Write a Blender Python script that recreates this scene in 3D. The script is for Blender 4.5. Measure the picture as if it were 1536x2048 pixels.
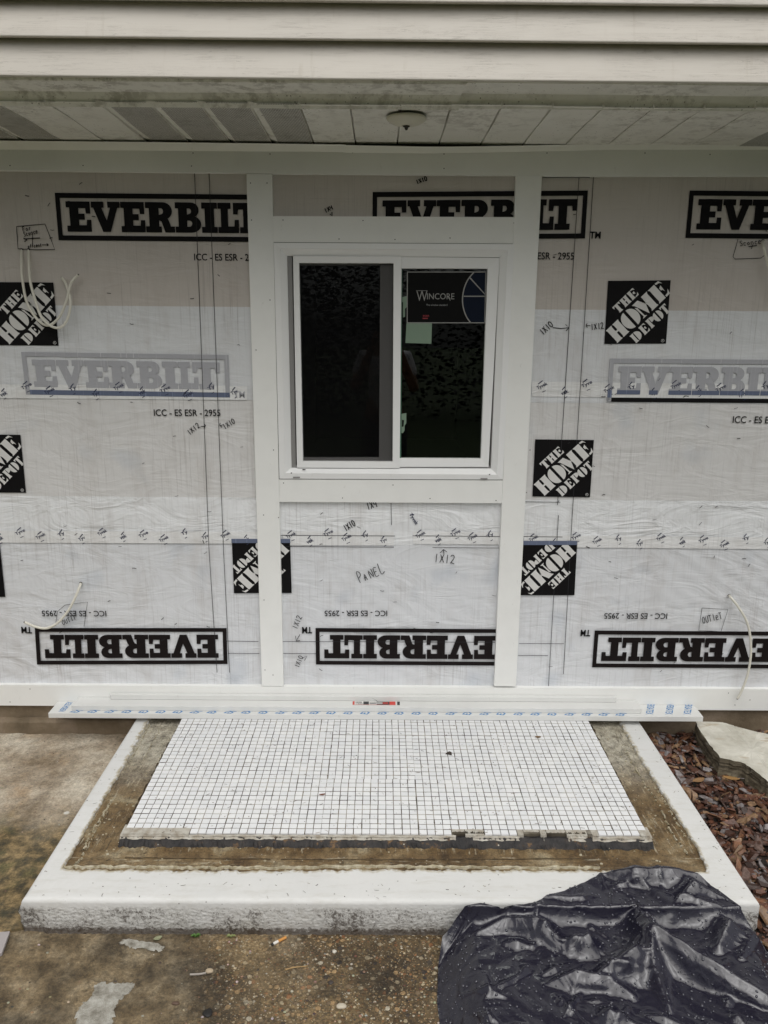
import bpy, bmesh, math, random
import numpy as np
from mathutils import Vector, Matrix
from mathutils.geometry import tessellate_polygon
for o in list(bpy.data.objects): bpy.data.objects.remove(o)
rnd = random.Random(11)
C = bpy.context.collection
S = bpy.context.scene
# ---------------------------------------------------------------- camera
FPX, PITCH, YAW, ROLL, DIST, CAMH = 1585.5, .231046, .0053, .0082744, 2.9663, 1.52
_f = Vector((math.sin(YAW)*math.cos(PITCH), math.cos(YAW)*math.cos(PITCH), -math.sin(PITCH)))
_r = Vector((math.cos(YAW), -math.sin(YAW), 0)); _u = _r.cross(_f)
RX = _r*math.cos(ROLL)+_u*math.sin(ROLL); UX = -_r*math.sin(ROLL)+_u*math.cos(ROLL)
CAMP = Vector((0, -DIST, CAMH))
cd = bpy.data.cameras.new("camera"); cam = bpy.data.objects.new("camera", cd); C.objects.link(cam)
cam.matrix_world = Matrix.Translation(CAMP) @ Matrix((RX, UX, -_f)).transposed().to_4x4()
cd.sensor_fit = 'VERTICAL'; cd.sensor_height = 24; cd.sensor_width = 18
cd.lens = FPX/2048*24; cd.clip_start = .004; cd.clip_end = 500
S.camera = cam
S.render.resolution_x, S.render.resolution_y = 768, 1024
# ---------------------------------------------------------------- light
SUN_EL, SUN_AZ = math.radians(62), math.radians(-12)     # azimuth measured from straight behind the camera
w = bpy.data.worlds.new("World"); S.world = w; w.use_nodes = True
nt = w.node_tree; nt.nodes.clear()
sky = nt.nodes.new('ShaderNodeTexSky'); sky.sky_type = 'NISHITA'; sky.sun_disc = False
sky.sun_elevation = SUN_EL; sky.sun_rotation = math.pi + SUN_AZ
sky.air_density = 1.0; sky.dust_density = 4.0; sky.ozone_density = 1.0
hs = nt.nodes.new('ShaderNodeHueSaturation'); hs.inputs['Saturation'].default_value = .08
bg = nt.nodes.new('ShaderNodeBackground'); bg.inputs['Strength'].default_value = .11
wo = nt.nodes.new('ShaderNodeOutputWorld')
nt.links.new(sky.outputs[0], hs.inputs['Color']); nt.links.new(hs.outputs[0], bg.inputs[0]); nt.links.new(bg.outputs[0], wo.inputs[0])
sl = bpy.data.lights.new("sun", 'SUN'); sl.energy = 1.5; sl.angle = math.radians(75); sl.color = (1, .965, .895)
so = bpy.data.objects.new("sun", sl); C.objects.link(so)
sd = Vector((math.sin(SUN_AZ)*math.cos(SUN_EL), math.cos(SUN_AZ)*math.cos(SUN_EL), -math.sin(SUN_EL)))
so.rotation_euler = sd.to_track_quat('-Z', 'Y').to_euler(); so.location = (0, -6, 8)
vs = S.view_settings; vs.view_transform = 'Standard'; vs.look = 'None'; vs.gamma = 1; vs.exposure = 0.06
S.cycles.use_denoising = True; S.cycles.max_bounces = 8; S.cycles.transparent_max_bounces = 12
# ---------------------------------------------------------------- helpers
def _ray(x, y): return RX*((x-768)/FPX) - UX*((y-1024)/FPX) + _f
def P(x, y, Y=0.0):                    # photo pixel -> point on the upright plane at depth Y
    d = _ray(x, y); return CAMP + d*((DIST+Y)/d.y)
def F(x, y, z=0.0):                    # photo pixel -> point on the level plane at height z
    d = _ray(x, y); return CAMP + d*((z-CAMH)/d.z)
def link(name, me, mats, parent=None, smooth=False):
    if not isinstance(mats, (list, tuple)): mats = [mats]
    for m in mats: me.materials.append(m)
    o = bpy.data.objects.new(name, me); C.objects.link(o)
    if parent is not None: o.parent = parent; o.matrix_parent_inverse = parent.matrix_world.inverted()
    if smooth:
        for p in me.polygons: p.use_smooth = True
    return o
def mesh(name, vs_, fs, mats, parent=None, smooth=False, idx=None):
    me = bpy.data.meshes.new(name); me.from_pydata([tuple(v) for v in vs_], [], fs); me.update()
    o = link(name, me, mats, parent, smooth)
    if idx is not None:
        for p, i in zip(me.polygons, idx): p.material_index = i
    return o
def from_bm(name, bm, mats, parent=None, smooth=False):
    me = bpy.data.meshes.new(name); bm.normal_update(); bm.to_mesh(me); bm.free(); return link(name, me, mats, parent, smooth)
def thing(name, label, cat, loc=(0, 0, 0), group=None):
    o = bpy.data.objects.new(name, None); C.objects.link(o); o.location = loc; o.empty_display_size = .05
    o.matrix_world = Matrix.Translation(loc)
    return tag(o, label, cat, group)
def tag(o, label, cat, group=None):
    o['label'] = label; o['category'] = cat
    if group: o['group'] = group
    return o
def kind(o, k): o['kind'] = k; return o
class MB:
    """collects shapes into one mesh"""
    def __init__(s): s.v = []; s.f = []; s.i = []
    def add(s, vs_, fs, mi=0):
        n = len(s.v); s.v += [Vector(v) for v in vs_]; s.f += [[a+n for a in f] for f in fs]; s.i += [mi]*len(fs)
    def hexa(s, a, b, mi=0):            # two quads of four points: a (front) to b (back)
        s.add(list(a)+list(b), [(0,1,2,3),(7,6,5,4),(0,4,5,1),(1,5,6,2),(2,6,7,3),(3,7,4,0)], mi)
    def box(s, x0, x1, y0, y1, z0, z1, mi=0):
        s.hexa([(x0,y0,z0),(x1,y0,z0),(x1,y0,z1),(x0,y0,z1)], [(x0,y1,z0),(x1,y1,z0),(x1,y1,z1),(x0,y1,z1)], mi)
    def poly(s, pts, holes=(), mi=0):   # flat polygon, 3-D points
        allp = [list(pts)]+[list(h) for h in holes]
        tris = tessellate_polygon([[Vector(p) for p in l] for l in allp])
        s.add([p for l in allp for p in l], [tuple(t) for t in tris], mi)
    def tube(s, pts, r, n=8, mi=0, cap=True, r1=None):
        pts = [Vector(p) for p in pts]; m = len(pts); base = []
        t0 = (pts[1]-pts[0]).normalized(); up = Vector((0,0,1)) if abs(t0.z) < .9 else Vector((1,0,0))
        a = t0.cross(up).normalized(); vs_ = []
        for k, p in enumerate(pts):
            t = (pts[min(k+1, m-1)]-pts[max(k-1, 0)]).normalized()
            a = (a-t*a.dot(t)).normalized(); b = t.cross(a)
            rr = r if r1 is None else r+(r1-r)*k/(m-1)
            vs_ += [p+(a*math.cos(2*math.pi*j/n)+b*math.sin(2*math.pi*j/n))*rr for j in range(n)]
        fs = [(k*n+j, k*n+(j+1)%n, (k+1)*n+(j+1)%n, (k+1)*n+j) for k in range(m-1) for j in range(n)]
        if cap: fs += [tuple(range(n))[::-1], tuple(range((m-1)*n, m*n))]
        s.add(vs_, fs, mi)
    def build(s, name, mats, parent=None, smooth=False, fix=True):
        o = mesh(name, s.v, s.f, mats, parent, smooth, s.i)
        if fix:
            bm = bmesh.new(); bm.from_mesh(o.data); bmesh.ops.recalc_face_normals(bm, faces=bm.faces); bm.to_mesh(o.data); bm.free()
        return o
def bevel(o, wd, seg=2):
    m = o.modifiers.new('bevel', 'BEVEL'); m.width = wd; m.segments = seg; m.limit_method = 'ANGLE'; m.angle_limit = math.radians(40); return o
def smoothcurve(pts, n=8):
    pts = [Vector(p) for p in pts]; out = []
    for i in range(len(pts)-1):
        p0, p1, p2, p3 = pts[max(i-1,0)], pts[i], pts[i+1], pts[min(i+2, len(pts)-1)]
        for k in range(n):
            t = k/n; out.append(.5*((2*p1)+(p2-p0)*t+(2*p0-5*p1+4*p2-p3)*t*t+(3*p1-p0-3*p2+p3)*t**3))
    return out+[pts[-1]]
# ---------------------------------------------------------------- materials
class M:
    def __init__(s, name):
        s.m = bpy.data.materials.new(name); s.m.use_nodes = True; s.t = s.m.node_tree; s.b = s.t.nodes['Principled BSDF']; s._co = {}
    def n(s, typ, **kw):
        x = s.t.nodes.new(typ)
        for k, v in kw.items(): setattr(x, k, v)
        return x
    def l(s, a, b): s.t.links.new(a, b)
    def co(s, sx=1, sy=1, sz=1, rot=(0,0,0)):      # world position, scaled
        g = s.n('ShaderNodeNewGeometry'); mp = s.n('ShaderNodeMapping'); mp.inputs['Scale'].default_value = (sx, sy, sz); mp.inputs['Rotation'].default_value = rot
        s.l(g.outputs['Position'], mp.inputs[0]); return mp.outputs[0]
    def noise(s, vec, scale, detail=3, rough=.55, dist=0):
        x = s.n('ShaderNodeTexNoise'); x.inputs['Scale'].default_value = scale; x.inputs['Detail'].default_value = detail
        x.inputs['Roughness'].default_value = rough; x.inputs['Distortion'].default_value = dist; s.l(vec, x.inputs['Vector']); return x.outputs['Fac']
    def voro(s, vec, scale, feat='F1', rand=1.0, out='Distance'):
        x = s.n('ShaderNodeTexVoronoi', feature=feat); x.inputs['Scale'].default_value = scale; x.inputs['Randomness'].default_value = rand
        s.l(vec, x.inputs['Vector']); return x.outputs[out]
    def ramp(s, fac, stops, interp='LINEAR'):
        x = s.n('ShaderNodeValToRGB'); r = x.color_ramp; r.interpolation = interp
        while len(r.elements) < len(stops): r.elements.new(.5)
        for e, (p, c) in zip(r.elements, stops): e.position = p; e.color = (c if isinstance(c, (tuple, list)) else (c, c, c))[:3]+(1,) if not isinstance(c, (int, float)) else (c, c, c, 1)
        s.l(fac, x.inputs[0]); return x.outputs[0]
    def mix(s, fac, a, b, mode='MIX'):
        x = s.n('ShaderNodeMix', data_type='RGBA', blend_type=mode)
        for sock, v in ((x.inputs[0], fac), (x.inputs[6], a), (x.inputs[7], b)):
            if isinstance(v, (int, float)): sock.default_value = v
            elif isinstance(v, (tuple, list)): sock.default_value = tuple(v)+(1,) if len(v) == 3 else v
            else: s.l(v, sock)
        return x.outputs[2]
    def math(s, op, a, b=0, c=None):
        x = s.n('ShaderNodeMath', operation=op)
        for sock, v in zip(x.inputs, (a, b, c)):
            if v is None: continue
            if isinstance(v, (int, float)): sock.default_value = v
            else: s.l(v, sock)
        return x.outputs[0]
    def xyz(s):
        g = s.n('ShaderNodeNewGeometry'); x = s.n('ShaderNodeSeparateXYZ'); s.l(g.outputs['Position'], x.inputs[0]); return x.outputs
    def band(s, v, lo, hi):              # 0 below lo, 1 above hi
        x = s.n('ShaderNodeMapRange', interpolation_type='SMOOTHSTEP'); s.l(v, x.inputs[0]); x.inputs[1].default_value = lo; x.inputs[2].default_value = hi; return x.outputs[0]
    def attr(s, name):
        x = s.n('ShaderNodeAttribute'); x.attribute_name = name; return x.outputs['Color']
    def bump(s, h, strength=.3, dist=.01, prev=None):
        x = s.n('ShaderNodeBump'); x.inputs['Strength'].default_value = strength; x.inputs['Distance'].default_value = dist
        s.l(h, x.inputs['Height'])
        if prev is not None: s.l(prev, x.inputs['Normal'])
        return x.outputs[0]
    def done(s, col=None, rough=.5, nrm=None, **kw):
        b = s.b
        if col is not None:
            if isinstance(col, (tuple, list)): b.inputs['Base Color'].default_value = tuple(col)+(1,)
            else: s.l(col, b.inputs['Base Color'])
        if isinstance(rough, (int, float)): b.inputs['Roughness'].default_value = rough
        else: s.l(rough, b.inputs['Roughness'])
        if nrm is not None: s.l(nrm, b.inputs['Normal'])
        for k, v in kw.items(): b.inputs[k.replace('_', ' ')].default_value = v
        return s.m
def plain(name, col, rough=.5, **kw):
    m = M(name); n = m.noise(m.co(), 35, 4); c = m.mix(.06, col, m.ramp(n, [(0, tuple(x*.5 for x in col)), (1, tuple(min(1, x*1.4) for x in col))])); return m.done(c, rough, **kw)
def mat_pvc(name, col, dirt=.05):
    m = M(name); v = m.co()
    a = m.noise(v, 9, 6, .6); c = m.mix(m.ramp(a, [(.45, 0.), (.8, dirt*6)]), col, tuple(x*.86 for x in col))
    sm = m.noise(m.co(1, 1, .35), 55, 3, .7); c = m.mix(m.ramp(sm, [(.66, 0.), (.74, dirt*3)]), c, (.42, .40, .36))
    nb = m.noise(v, 260, 2); return m.done(c, .42, m.bump(nb, .05, .001))
MT = {}
MT['pvc'] = mat_pvc('white_pvc', (.835, .84, .82), .065)
MT['pvc_cap'] = mat_pvc('cap_vinyl', (.84, .84, .79))
MT['board'] = mat_pvc('loose_board_pvc', (.70, .705, .69), .08)
MT['vinyl_window'] = mat_pvc('window_vinyl', (.835, .84, .84), .03)
def mat_siding():
    m = M('vinyl_siding'); v = m.co(1.1, 1, 30)
    g = m.noise(v, 3.2, 7, .65, 1.2); base = m.mix(m.noise(m.co(), 4, 4), (.555, .515, .46), (.62, .585, .53))
    # embossed wood grain: thin dark wandering lines
    lines = m.ramp(m.math('ABSOLUTE', m.math('SUBTRACT', g, .5)), [(0, 1.), (.007, .9), (.015, 0.)])
    patch = m.ramp(m.noise(m.co(1, 1, 3), 6, 3), [(.38, 0.), (.6, 1.)])
    k = m.math('MULTIPLY', lines, patch)
    c = m.mix(m.math('MULTIPLY', k, .55), base, (.30, .27, .235))
    dr = m.ramp(m.noise(m.co(45, 1, 7), 1.0, 3, .5), [(.64, 0.), (.72, .5)])       # short vertical drip stains
    c = m.mix(m.math('MULTIPLY', dr, m.ramp(m.noise(m.co(), 7, 2), [(.4, .15), (.65, .8)])), c, (.44, .39, .32))
    h = m.math('ADD', m.noise(v, 9, 5, .6), m.math('MULTIPLY', k, -.8))
    return m.done(c, .5, m.bump(h, .25, .002))
MT['siding'] = mat_siding()
def mat_soffit(name, vented=False, stain=.5):
    m = M(name); v = m.co()
    c = m.mix(m.noise(v, 5, 4), (.76, .75, .69), (.85, .84, .79))
    mild = m.math('MULTIPLY', m.ramp(m.noise(m.co(1, 1, 1), 26, 5, .7), [(.47, 0.), (.60, 1.)]), m.ramp(m.noise(v, 3.5, 3), [(.38, 0.), (.58, 1.)]))
    c = m.mix(m.math('MULTIPLY', mild, stain), c, (.26, .24, .19))
    sp = m.ramp(m.voro(v, 85), [(.13, 1.), (.2, 0.)]); keep = m.math('MULTIPLY', m.ramp(m.voro(v, 85, out='Color'), [(.45, 0.), (.52, 1.)]), m.ramp(m.noise(v, 5, 2), [(.42, .1), (.58, 1.)]))
    c = m.mix(m.math('MULTIPLY', m.math('MULTIPLY', sp, keep), .8), c, (.10, .085, .065))
    nrm = m.bump(m.noise(v, 30, 3), .1, .003)
    if vented:
        x = m.xyz()
        # rows of tiny punched holes, the dark inside them painted into the colour
        gx = m.math('ABSOLUTE', m.math('SUBTRACT', m.math('FRACT', m.math('MULTIPLY', x[0], 210)), .5))
        gy = m.math('ABSOLUTE', m.math('SUBTRACT', m.math('FRACT', m.math('MULTIPLY', x[1], 130)), .5))
        hole = m.math('MULTIPLY', m.math('LESS_THAN', gx, .37), m.math('LESS_THAN', gy, .40))
        c = m.mix(m.math('MULTIPLY', hole, .9), c, (.045, .036, .028))
    return m.done(c, .55, nrm)
MT['soffit'] = mat_soffit('soffit_vinyl', False, .42)
MT['soffit_vent'] = mat_soffit('vented_soffit_vinyl', True, .35)
MT['soffit_dirty'] = mat_soffit('stained_soffit_trim', False, .55)
def mat_wrap(name, col, col2, wr=.35, blue=0.):
    m = M(name); v = m.co()
    big = m.noise(m.co(1, 1, .6), 2.2, 4); c = m.mix(big, col, col2)
    # woven threads: fine uneven vertical and horizontal lines
    tv = m.ramp(m.noise(m.co(230, 1, 3.5), 1., 2, .6), [(.56, 0.), (.70, 1.)]); tw = m.ramp(m.noise(m.co(75, 1, 2.2), 1., 3, .75), [(.585, 0.), (.66, 1.)]); th = m.ramp(m.noise(m.co(3, 1, 150), 1., 3, .7), [(.60, 0.), (.70, 1.)])
    pat = m.ramp(m.noise(m.co(1.3, 1, .7), 3.5, 3), [(.35, .15), (.62, 1.)])
    c = m.mix(m.math('MULTIPLY', m.math('MULTIPLY', tv, pat), .30), c, (.20, .18, .17)); c = m.mix(m.math('MULTIPLY', m.math('MULTIPLY', tw, pat), .27), c, (.24, .215, .20))
    c = m.mix(m.math('MULTIPLY', m.math('MULTIPLY', th, pat), .22), c, (.24, .22, .21))
    c = m.mix(m.math('MULTIPLY', m.ramp(m.noise(m.co(3, 1, 1), 2.6, 5, .7), [(.5, 0.), (.75, .30)]), 1.), c, (.36, .31, .27))
    if blue: c = m.mix(m.math('MULTIPLY', m.ramp(m.noise(v, 4.6, 2), [(.60, 0.), (.74, 1.)]), blue), c, (.42, .47, .54))
    # wrinkles: soft diagonal pulls and creases
    w1 = m.noise(m.co(3, 1, 9, (0, .5, 0)), 1.2, 4, .55, .8); w2 = m.noise(m.co(9, 1, 3, (0, -.35, 0)), 1.1, 3, .5, .6)
    rg = m.math('ABSOLUTE', m.math('SUBTRACT', w1, .5)); h = m.math('ADD', m.math('MULTIPLY', rg, -1.4), m.math('MULTIPLY', w2, .5))
    n1 = m.bump(h, wr*1.25, .022); n2 = m.bump(m.math('ADD', m.noise(m.co(420, 1, 6), 1, 2), m.noise(m.co(6, 1, 420), 1, 2)), .10, .001, n1)
    return m.done(c, m.ramp(big, [(.3, .38), (.7, .5)]), n2)
MT['wrap_top'] = mat_wrap('wrap_single_over_board', (.505, .462, .425), (.585, .548, .512), .18)
MT['wrap_double'] = mat_wrap('wrap_double_layer', (.655, .67, .69), (.715, .73, .75), .22)
MT['wrap_mid'] = mat_wrap('wrap_mid_layer', (.65, .645, .64), (.715, .71, .705), .28, .3)
MT['wrap_white'] = mat_wrap('wrap_overlap_white', (.76, .775, .79), (.81, .825, .84), .55)
MT['wrap_low'] = mat_wrap('wrap_lower_layer', (.66, .675, .70), (.72, .735, .76), .36, .45)
MT['tape'] = mat_wrap('seam_tape', (.75, .755, .755), (.79, .795, .795), .35)
def mat_ink(name, col, wear=.1):
    m = M(name); t = m.ramp(m.noise(m.co(190, 1, 3), 1, 3), [(.60, 0.), (.75, 1.)])
    c = m.mix(m.math('MULTIPLY', t, wear), col, tuple(min(1, x*3+.05) for x in col)); 
    w1 = m.noise(m.co(3, 1, 9, (0, .5, 0)), 1.2, 4, .55, .8)
    return m.done(c, .6, m.bump(m.math('ABSOLUTE', m.math('SUBTRACT', w1, .5)), .2, .02), Specular_IOR_Level=.12)
MT['ink'] = mat_ink('black_print', (.006, .0055, .006)); MT['ink_brown'] = mat_ink('dark_print', (.011, .008, .008))
MT['ink_faded'] = mat_ink('print_seen_through_wrap', (.40, .405, .435), .5); MT['ink_taped'] = mat_ink('print_under_tape', (.13, .155, .23), .8)
MT['ink_logo_white'] = mat_ink('unprinted_wrap', (.66, .655, .64), .2); MT['ink_blue'] = mat_ink('navy_print', (.03, .035, .075)); 
MT['ink_board'] = mat_ink('blue_board_print', (.06, .22, .48), .2); MT['marker'] = plain('marker', (.008, .008, .010), .7, Specular_IOR_Level=.1)
MT['pencil'] = plain('pencil_line', (.03, .03, .033), .7, Specular_IOR_Level=.1)
# concrete family
def speck(m, v, scale, lo, keep):
    a = m.ramp(m.voro(v, scale), [(lo*.6, 1.), (lo, 0.)]); k = m.ramp(m.voro(v, scale, out='Color'), [(keep, 0.), (keep+.04, 1.)]); return m.math('MULTIPLY', a, k)
def gritty(m, c, v, a=.55, b=.5, fs=150):
    f1 = m.ramp(m.noise(v, fs, 5, .8), [(.36, 1-a), (.50, .92), (.66, 1+a*.55)]); f2 = m.ramp(m.noise(v, fs*.26, 6, .75), [(.36, 1-b), (.5, .95), (.66, 1+b*.5)])
    return m.mix(1., m.mix(1., c, f1, 'MULTIPLY'), f2, 'MULTIPLY')
def mat_paint():
    m = M('white_masonry_paint'); v = m.co(); x = m.xyz()
    c = m.mix(m.noise(v, 6, 5), (.60, .605, .595), (.69, .69, .68))
    c = m.mix(m.math('MULTIPLY', m.ramp(m.noise(m.co(2, 9, 2), 5, 6, .7), [(.5, 0.), (.7, .5)]), 1.), c, (.52, .51, .47))
    c = m.mix(m.math('MULTIPLY', speck(m, v, 46, .11, .55), .8), c, (.10, .085, .07))
    c = m.mix(m.math('MULTIPLY', speck(m, m.co(1, 2.2, 1, (0, 0, .6)), 90, .09, .6), .6), c, (.2, .17, .13))
    # grime that clings to the front face: a mask by height, broken by noise
    low = m.math('SUBTRACT', 1., m.band(x[2], -.135, -.035)); face = m.math('SUBTRACT', 1., m.band(x[2], -.056, -.036))
    fine = m.noise(v, 85, 7, .9); bl = m.noise(v, 6.5, 4, .6)
    g = m.math('MULTIPLY', m.ramp(m.math('ADD', m.math('MULTIPLY', fine, .75), m.math('MULTIPLY', bl, .42)), [(.60, 0.), (.66, 1.)]), face)
    wash = m.math('MULTIPLY', m.ramp(bl, [(.38, .1), (.66, .5)]), face); c = m.mix(wash, c, (.47, .46, .43))
    c = m.mix(m.math('MULTIPLY', m.attr('worn'), m.ramp(m.noise(v, 55, 5, .7), [(.40, 0.), (.52, 1.)])), c, m.mix(m.noise(v, 40, 4), (.30, .25, .16), (.55, .50, .39)))
    c = m.mix(m.math('MULTIPLY', g, .85), c, (.065, .05, .04))
    base = m.math('MULTIPLY', m.ramp(m.math('ADD', m.math('MULTIPLY', low, .8), m.math('MULTIPLY', fine, .5)), [(.92, 0.), (1.02, 1.)]), .85)
    c = m.mix(base, c, (.075, .055, .04))
    h = m.math('ADD', m.noise(v, 110, 4, .6), m.math('MULTIPLY', m.voro(m.co(1, 1, 1.6), 75, 'SMOOTH_F1'), .7))
    st = m.n('ShaderNodeBump'); m.l(h, st.inputs['Height']); st.inputs['Distance'].default_value = .006; m.l(m.math('ADD', m.math('MULTIPLY', face, .5), .12), st.inputs['Strength'])
    return m.done(c, .7, st.outputs[0])
MT['paint'] = mat_paint()
def mat_mortar():
    m = M('old_brown_mortar'); v = m.co(); x = m.xyz()
    a = m.noise(v, 7, 6, .6, .5)
    c = m.ramp(a, [(.30, (.060, .034, .014)), (.44, (.135, .084, .034)), (.56, (.225, .155, .075)), (.70, (.36, .30, .19))])
    # towards the house the bed has dried paler and greyer
    dry = m.math('MULTIPLY', m.band(x[1], -.62, -.25), .85); c = m.mix(dry, c, m.ramp(m.noise(v, 22, 5), [(.35, (.40, .37, .29)), (.65, (.58, .55, .46))]))
    stv = m.mix(m.band(x[1], -.90, -.86), m.noise(m.co(9, 85, 1), 1, 6, .72), m.noise(m.co(85, 9, 1), 1, 6, .72))
    c = m.mix(m.ramp(stv, [(.57, 0.), (.64, .7)]), c, (.50, .45, .33))
    c = m.mix(m.ramp(stv, [(.34, .85), (.43, 0.)]), c, (.05, .033, .016))
    c = m.mix(speck(m, v, 75, .16, .7), c, (.55, .52, .44)); c = m.mix(speck(m, v, 60, .2, .75), c, (.05, .04, .03))
    c = gritty(m, c, v, .45, .42, 170)
    h = m.math('ADD', m.noise(v, 60, 6, .7), m.math('MULTIPLY', stv, 1.2))
    return m.done(c, .62, m.bump(h, .6, .008))
MT['mortar'] = mat_mortar()
def mat_tile():
    m = M('white_mosaic_tile'); v = m.co()
    c = m.mix(m.attr('tone'), (.72, .73, .75), (.78, .785, .795))
    dirt = m.math('MULTIPLY', m.ramp(m.noise(v, 48, 5, .7), [(.58, 0.), (.72, 1.)]), m.ramp(m.noise(v, 5, 3), [(.4, .1), (.62, .9)]))
    c = m.mix(m.math('MULTIPLY', dirt, .55), c, (.52, .49, .42))
    c = m.mix(m.math('MULTIPLY', speck(m, v, 55, .10, .72), .85), c, (.09, .07, .05))
    c = m.mix(m.math('MULTIPLY', speck(m, m.co(3, 1, 1, (0, 0, .8)), 60, .1, .74), .6), c, (.26, .21, .15))
    return m.done(c, .38, m.bump(m.noise(v, 70, 2), .06, .002))
MT['tile'] = mat_tile()
def mat_grout():
    m = M('dark_grout'); c = m.ramp(m.noise(m.co(), 12, 4), [(.36, (.035, .028, .018)), (.5, (.10, .085, .06)), (.64, (.30, .275, .23))]); return m.done(c, .85)
MT['grout'] = mat_grout()
def mat_thinset():
    m = M('broken_thinset'); v = m.co(); c = m.ramp(m.noise(v, 40, 5), [(.35, (.34, .30, .24)), (.65, (.52, .50, .45))]); return m.done(c, .85, m.bump(m.noise(v, 120, 5, .7), .7, .006))
MT['thinset'] = mat_thinset()
def mat_bitumen():
    m = M('black_bitumen'); v = m.co(); a = m.noise(v, 24, 5, .65)
    c = m.ramp(a, [(.40, (.012, .011, .012)), (.58, (.03, .025, .023)), (.66, (.16, .09, .035)), (.76, (.10, .07, .04))])
    c = m.mix(speck(m, v, 50, .13, .72), c, (.5, .47, .4))
    return m.done(c, .5, m.bump(m.noise(v, 80, 5, .7), .7, .008))
MT['bitumen'] = mat_bitumen()
def mat_pad():
    m = M('weathered_concrete_pad'); v = m.co(); x = m.xyz()
    a = m.noise(v, 3.2, 6, .62); c = m.ramp(a, [(.36, (.25, .19, .125)), (.5, (.44, .37, .28)), (.64, (.60, .54, .44))])
    rust = m.ramp(m.noise(v, 5.5, 4, .6, .4), [(.56, 0.), (.70, .55)]); c = m.mix(rust, c, (.34, .21, .10))
    moss = m.math('MULTIPLY', m.math('SUBTRACT', 1., m.band(m.math('ADD', x[1], m.math('MULTIPLY', m.noise(v, 5, 4), .35)), -.56, -.30)), .92)
    c = m.mix(moss, c, m.ramp(m.noise(v, 26, 6, .7), [(.38, (.026, .024, .010)), (.5, (.13, .092, .036)), (.62, (.30, .21, .095))]))
    c = m.mix(m.math('MULTIPLY', moss, m.ramp(m.noise(v, 9, 4), [(.55, 0.), (.68, .5)])), c, (.06, .075, .022))
    c = m.mix(speck(m, v, 40, .14, .72), c, (.07, .05, .035)); c = m.mix(speck(m, v, 15, .17, .72), c, (.62, .60, .55))
    c = gritty(m, c, v, .38, .35, 140)
    return m.done(c, .8, m.bump(m.noise(v, 50, 7, .7), .5, .008))
MT['pad'] = mat_pad()
def mat_walk():
    m = M('exposed_aggregate'); v = m.co(); x = m.xyz()
    vd = m.n('ShaderNodeVectorMath', operation='ADD'); nz = m.n('ShaderNodeTexNoise'); nz.inputs['Scale'].default_value = 60
    m.l(v, nz.inputs['Vector']); sc = m.n('ShaderNodeVectorMath', operation='SCALE'); m.l(nz.outputs['Color'], sc.inputs[0]); sc.inputs['Scale'].default_value = .006
    m.l(v, vd.inputs[0]); m.l(sc.outputs[0], vd.inputs[1]); vv = vd.outputs[0]
    base = m.ramp(m.noise(v, 5, 6, .65), [(.36, (.050, .030, .013)), (.5, (.165, .11, .050)), (.64, (.32, .225, .11))])
    base = m.mix(m.ramp(m.noise(v, 150, 4, .7), [(.4, .7), (.6, 0.)]), base, (.05, .04, .027))
    def stones(scale, r, stops, keep):
        d = m.voro(vv, scale); cid = m.n('ShaderNodeSeparateColor'); m.l(m.voro(vv, scale, out='Color'), cid.inputs[0])
        size = m.math('MULTIPLY', m.math('ADD', .45, cid.outputs[1]), r)
        msk = m.math('MULTIPLY', m.band(m.math('SUBTRACT', size, d), -.02, .05), m.math('GREATER_THAN', cid.outputs[2], keep))
        return msk, m.ramp(cid.outputs[0], stops, 'CONSTANT'), d
    st = [(0, (.15, .09, .04)), (.2, (.42, .28, .14)), (.38, (.30, .14, .06)), (.5, (.50, .41, .27)), (.68, (.24, .17, .10)), (.82, (.60, .54, .42)), (.93, (.05, .04, .035))]
    m1, c1, d1 = stones(62, .34, st, .50); m2, c2, d2 = stones(125, .36, st, .42); m3, c3, d3 = stones(250, .36, st, .5)
    # left part is plain trowelled concrete, right part has the aggregate showing
    agg = m.band(m.math('ADD', x[0], m.math('MULTIPLY', m.noise(v, 6, 4), .30)), -.42, -.22)
    patchy = m.ramp(m.noise(v, 4, 3), [(.3, .55), (.55, 1.)]); agg = m.math('MULTIPLY', agg, patchy)
    c = m.mix(m.math('MULTIPLY', m3, agg), base, c3); c = m.mix(m.math('MULTIPLY', m2, agg), c, c2); c = m.mix(m.math('MULTIPLY', m1, agg), c, c1)
    pl = m.ramp(m.noise(v, 7, 7, .68), [(.38, (.060, .042, .022)), (.5, (.21, .16, .095)), (.62, (.42, .345, .23))])
    c = m.mix(m.math('MULTIPLY', m.math('SUBTRACT', 1., agg), .75), c, pl)
    c = m.mix(m.ramp(m.noise(v, 4.2, 4, .6), [(.52, 0.), (.64, .62)]), c, (.036, .027, .017))
    yel = m.ramp(m.noise(m.co(1, 1, 1), 3.1, 3), [(.55, 0.), (.66, .35)]); c = m.mix(yel, c, (.33, .24, .13))
    c = gritty(m, c, v, .42, .45, 160)
    h = m.math('ADD', m.math('MULTIPLY', m.math('MULTIPLY', m1, agg), .9), m.math('ADD', m.math('MULTIPLY', m.math('MULTIPLY', m2, agg), .6), m.math('MULTIPLY', m.noise(v, 120, 6, .75), .8)))
    return m.done(c, m.ramp(m.noise(v, 40, 4), [(.3, .45), (.7, .85)]), m.bump(h, .8, .006))
MT['walk'] = mat_walk()
def mat_stonelike(name, a, b, c2, sc=6, rough=.8, bs=.5):
    m = M(name); v = m.co(); c = m.ramp(m.noise(v, sc, 7, .65), [(.32, a), (.5, b), (.68, c2)])
    return m.done(c, rough, m.bump(m.noise(v, sc*9, 6, .7), bs, .008))
MT['foundation'] = mat_stonelike('foundation_concrete', (.12, .09, .055), (.19, .145, .095), (.28, .22, .16))
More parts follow.
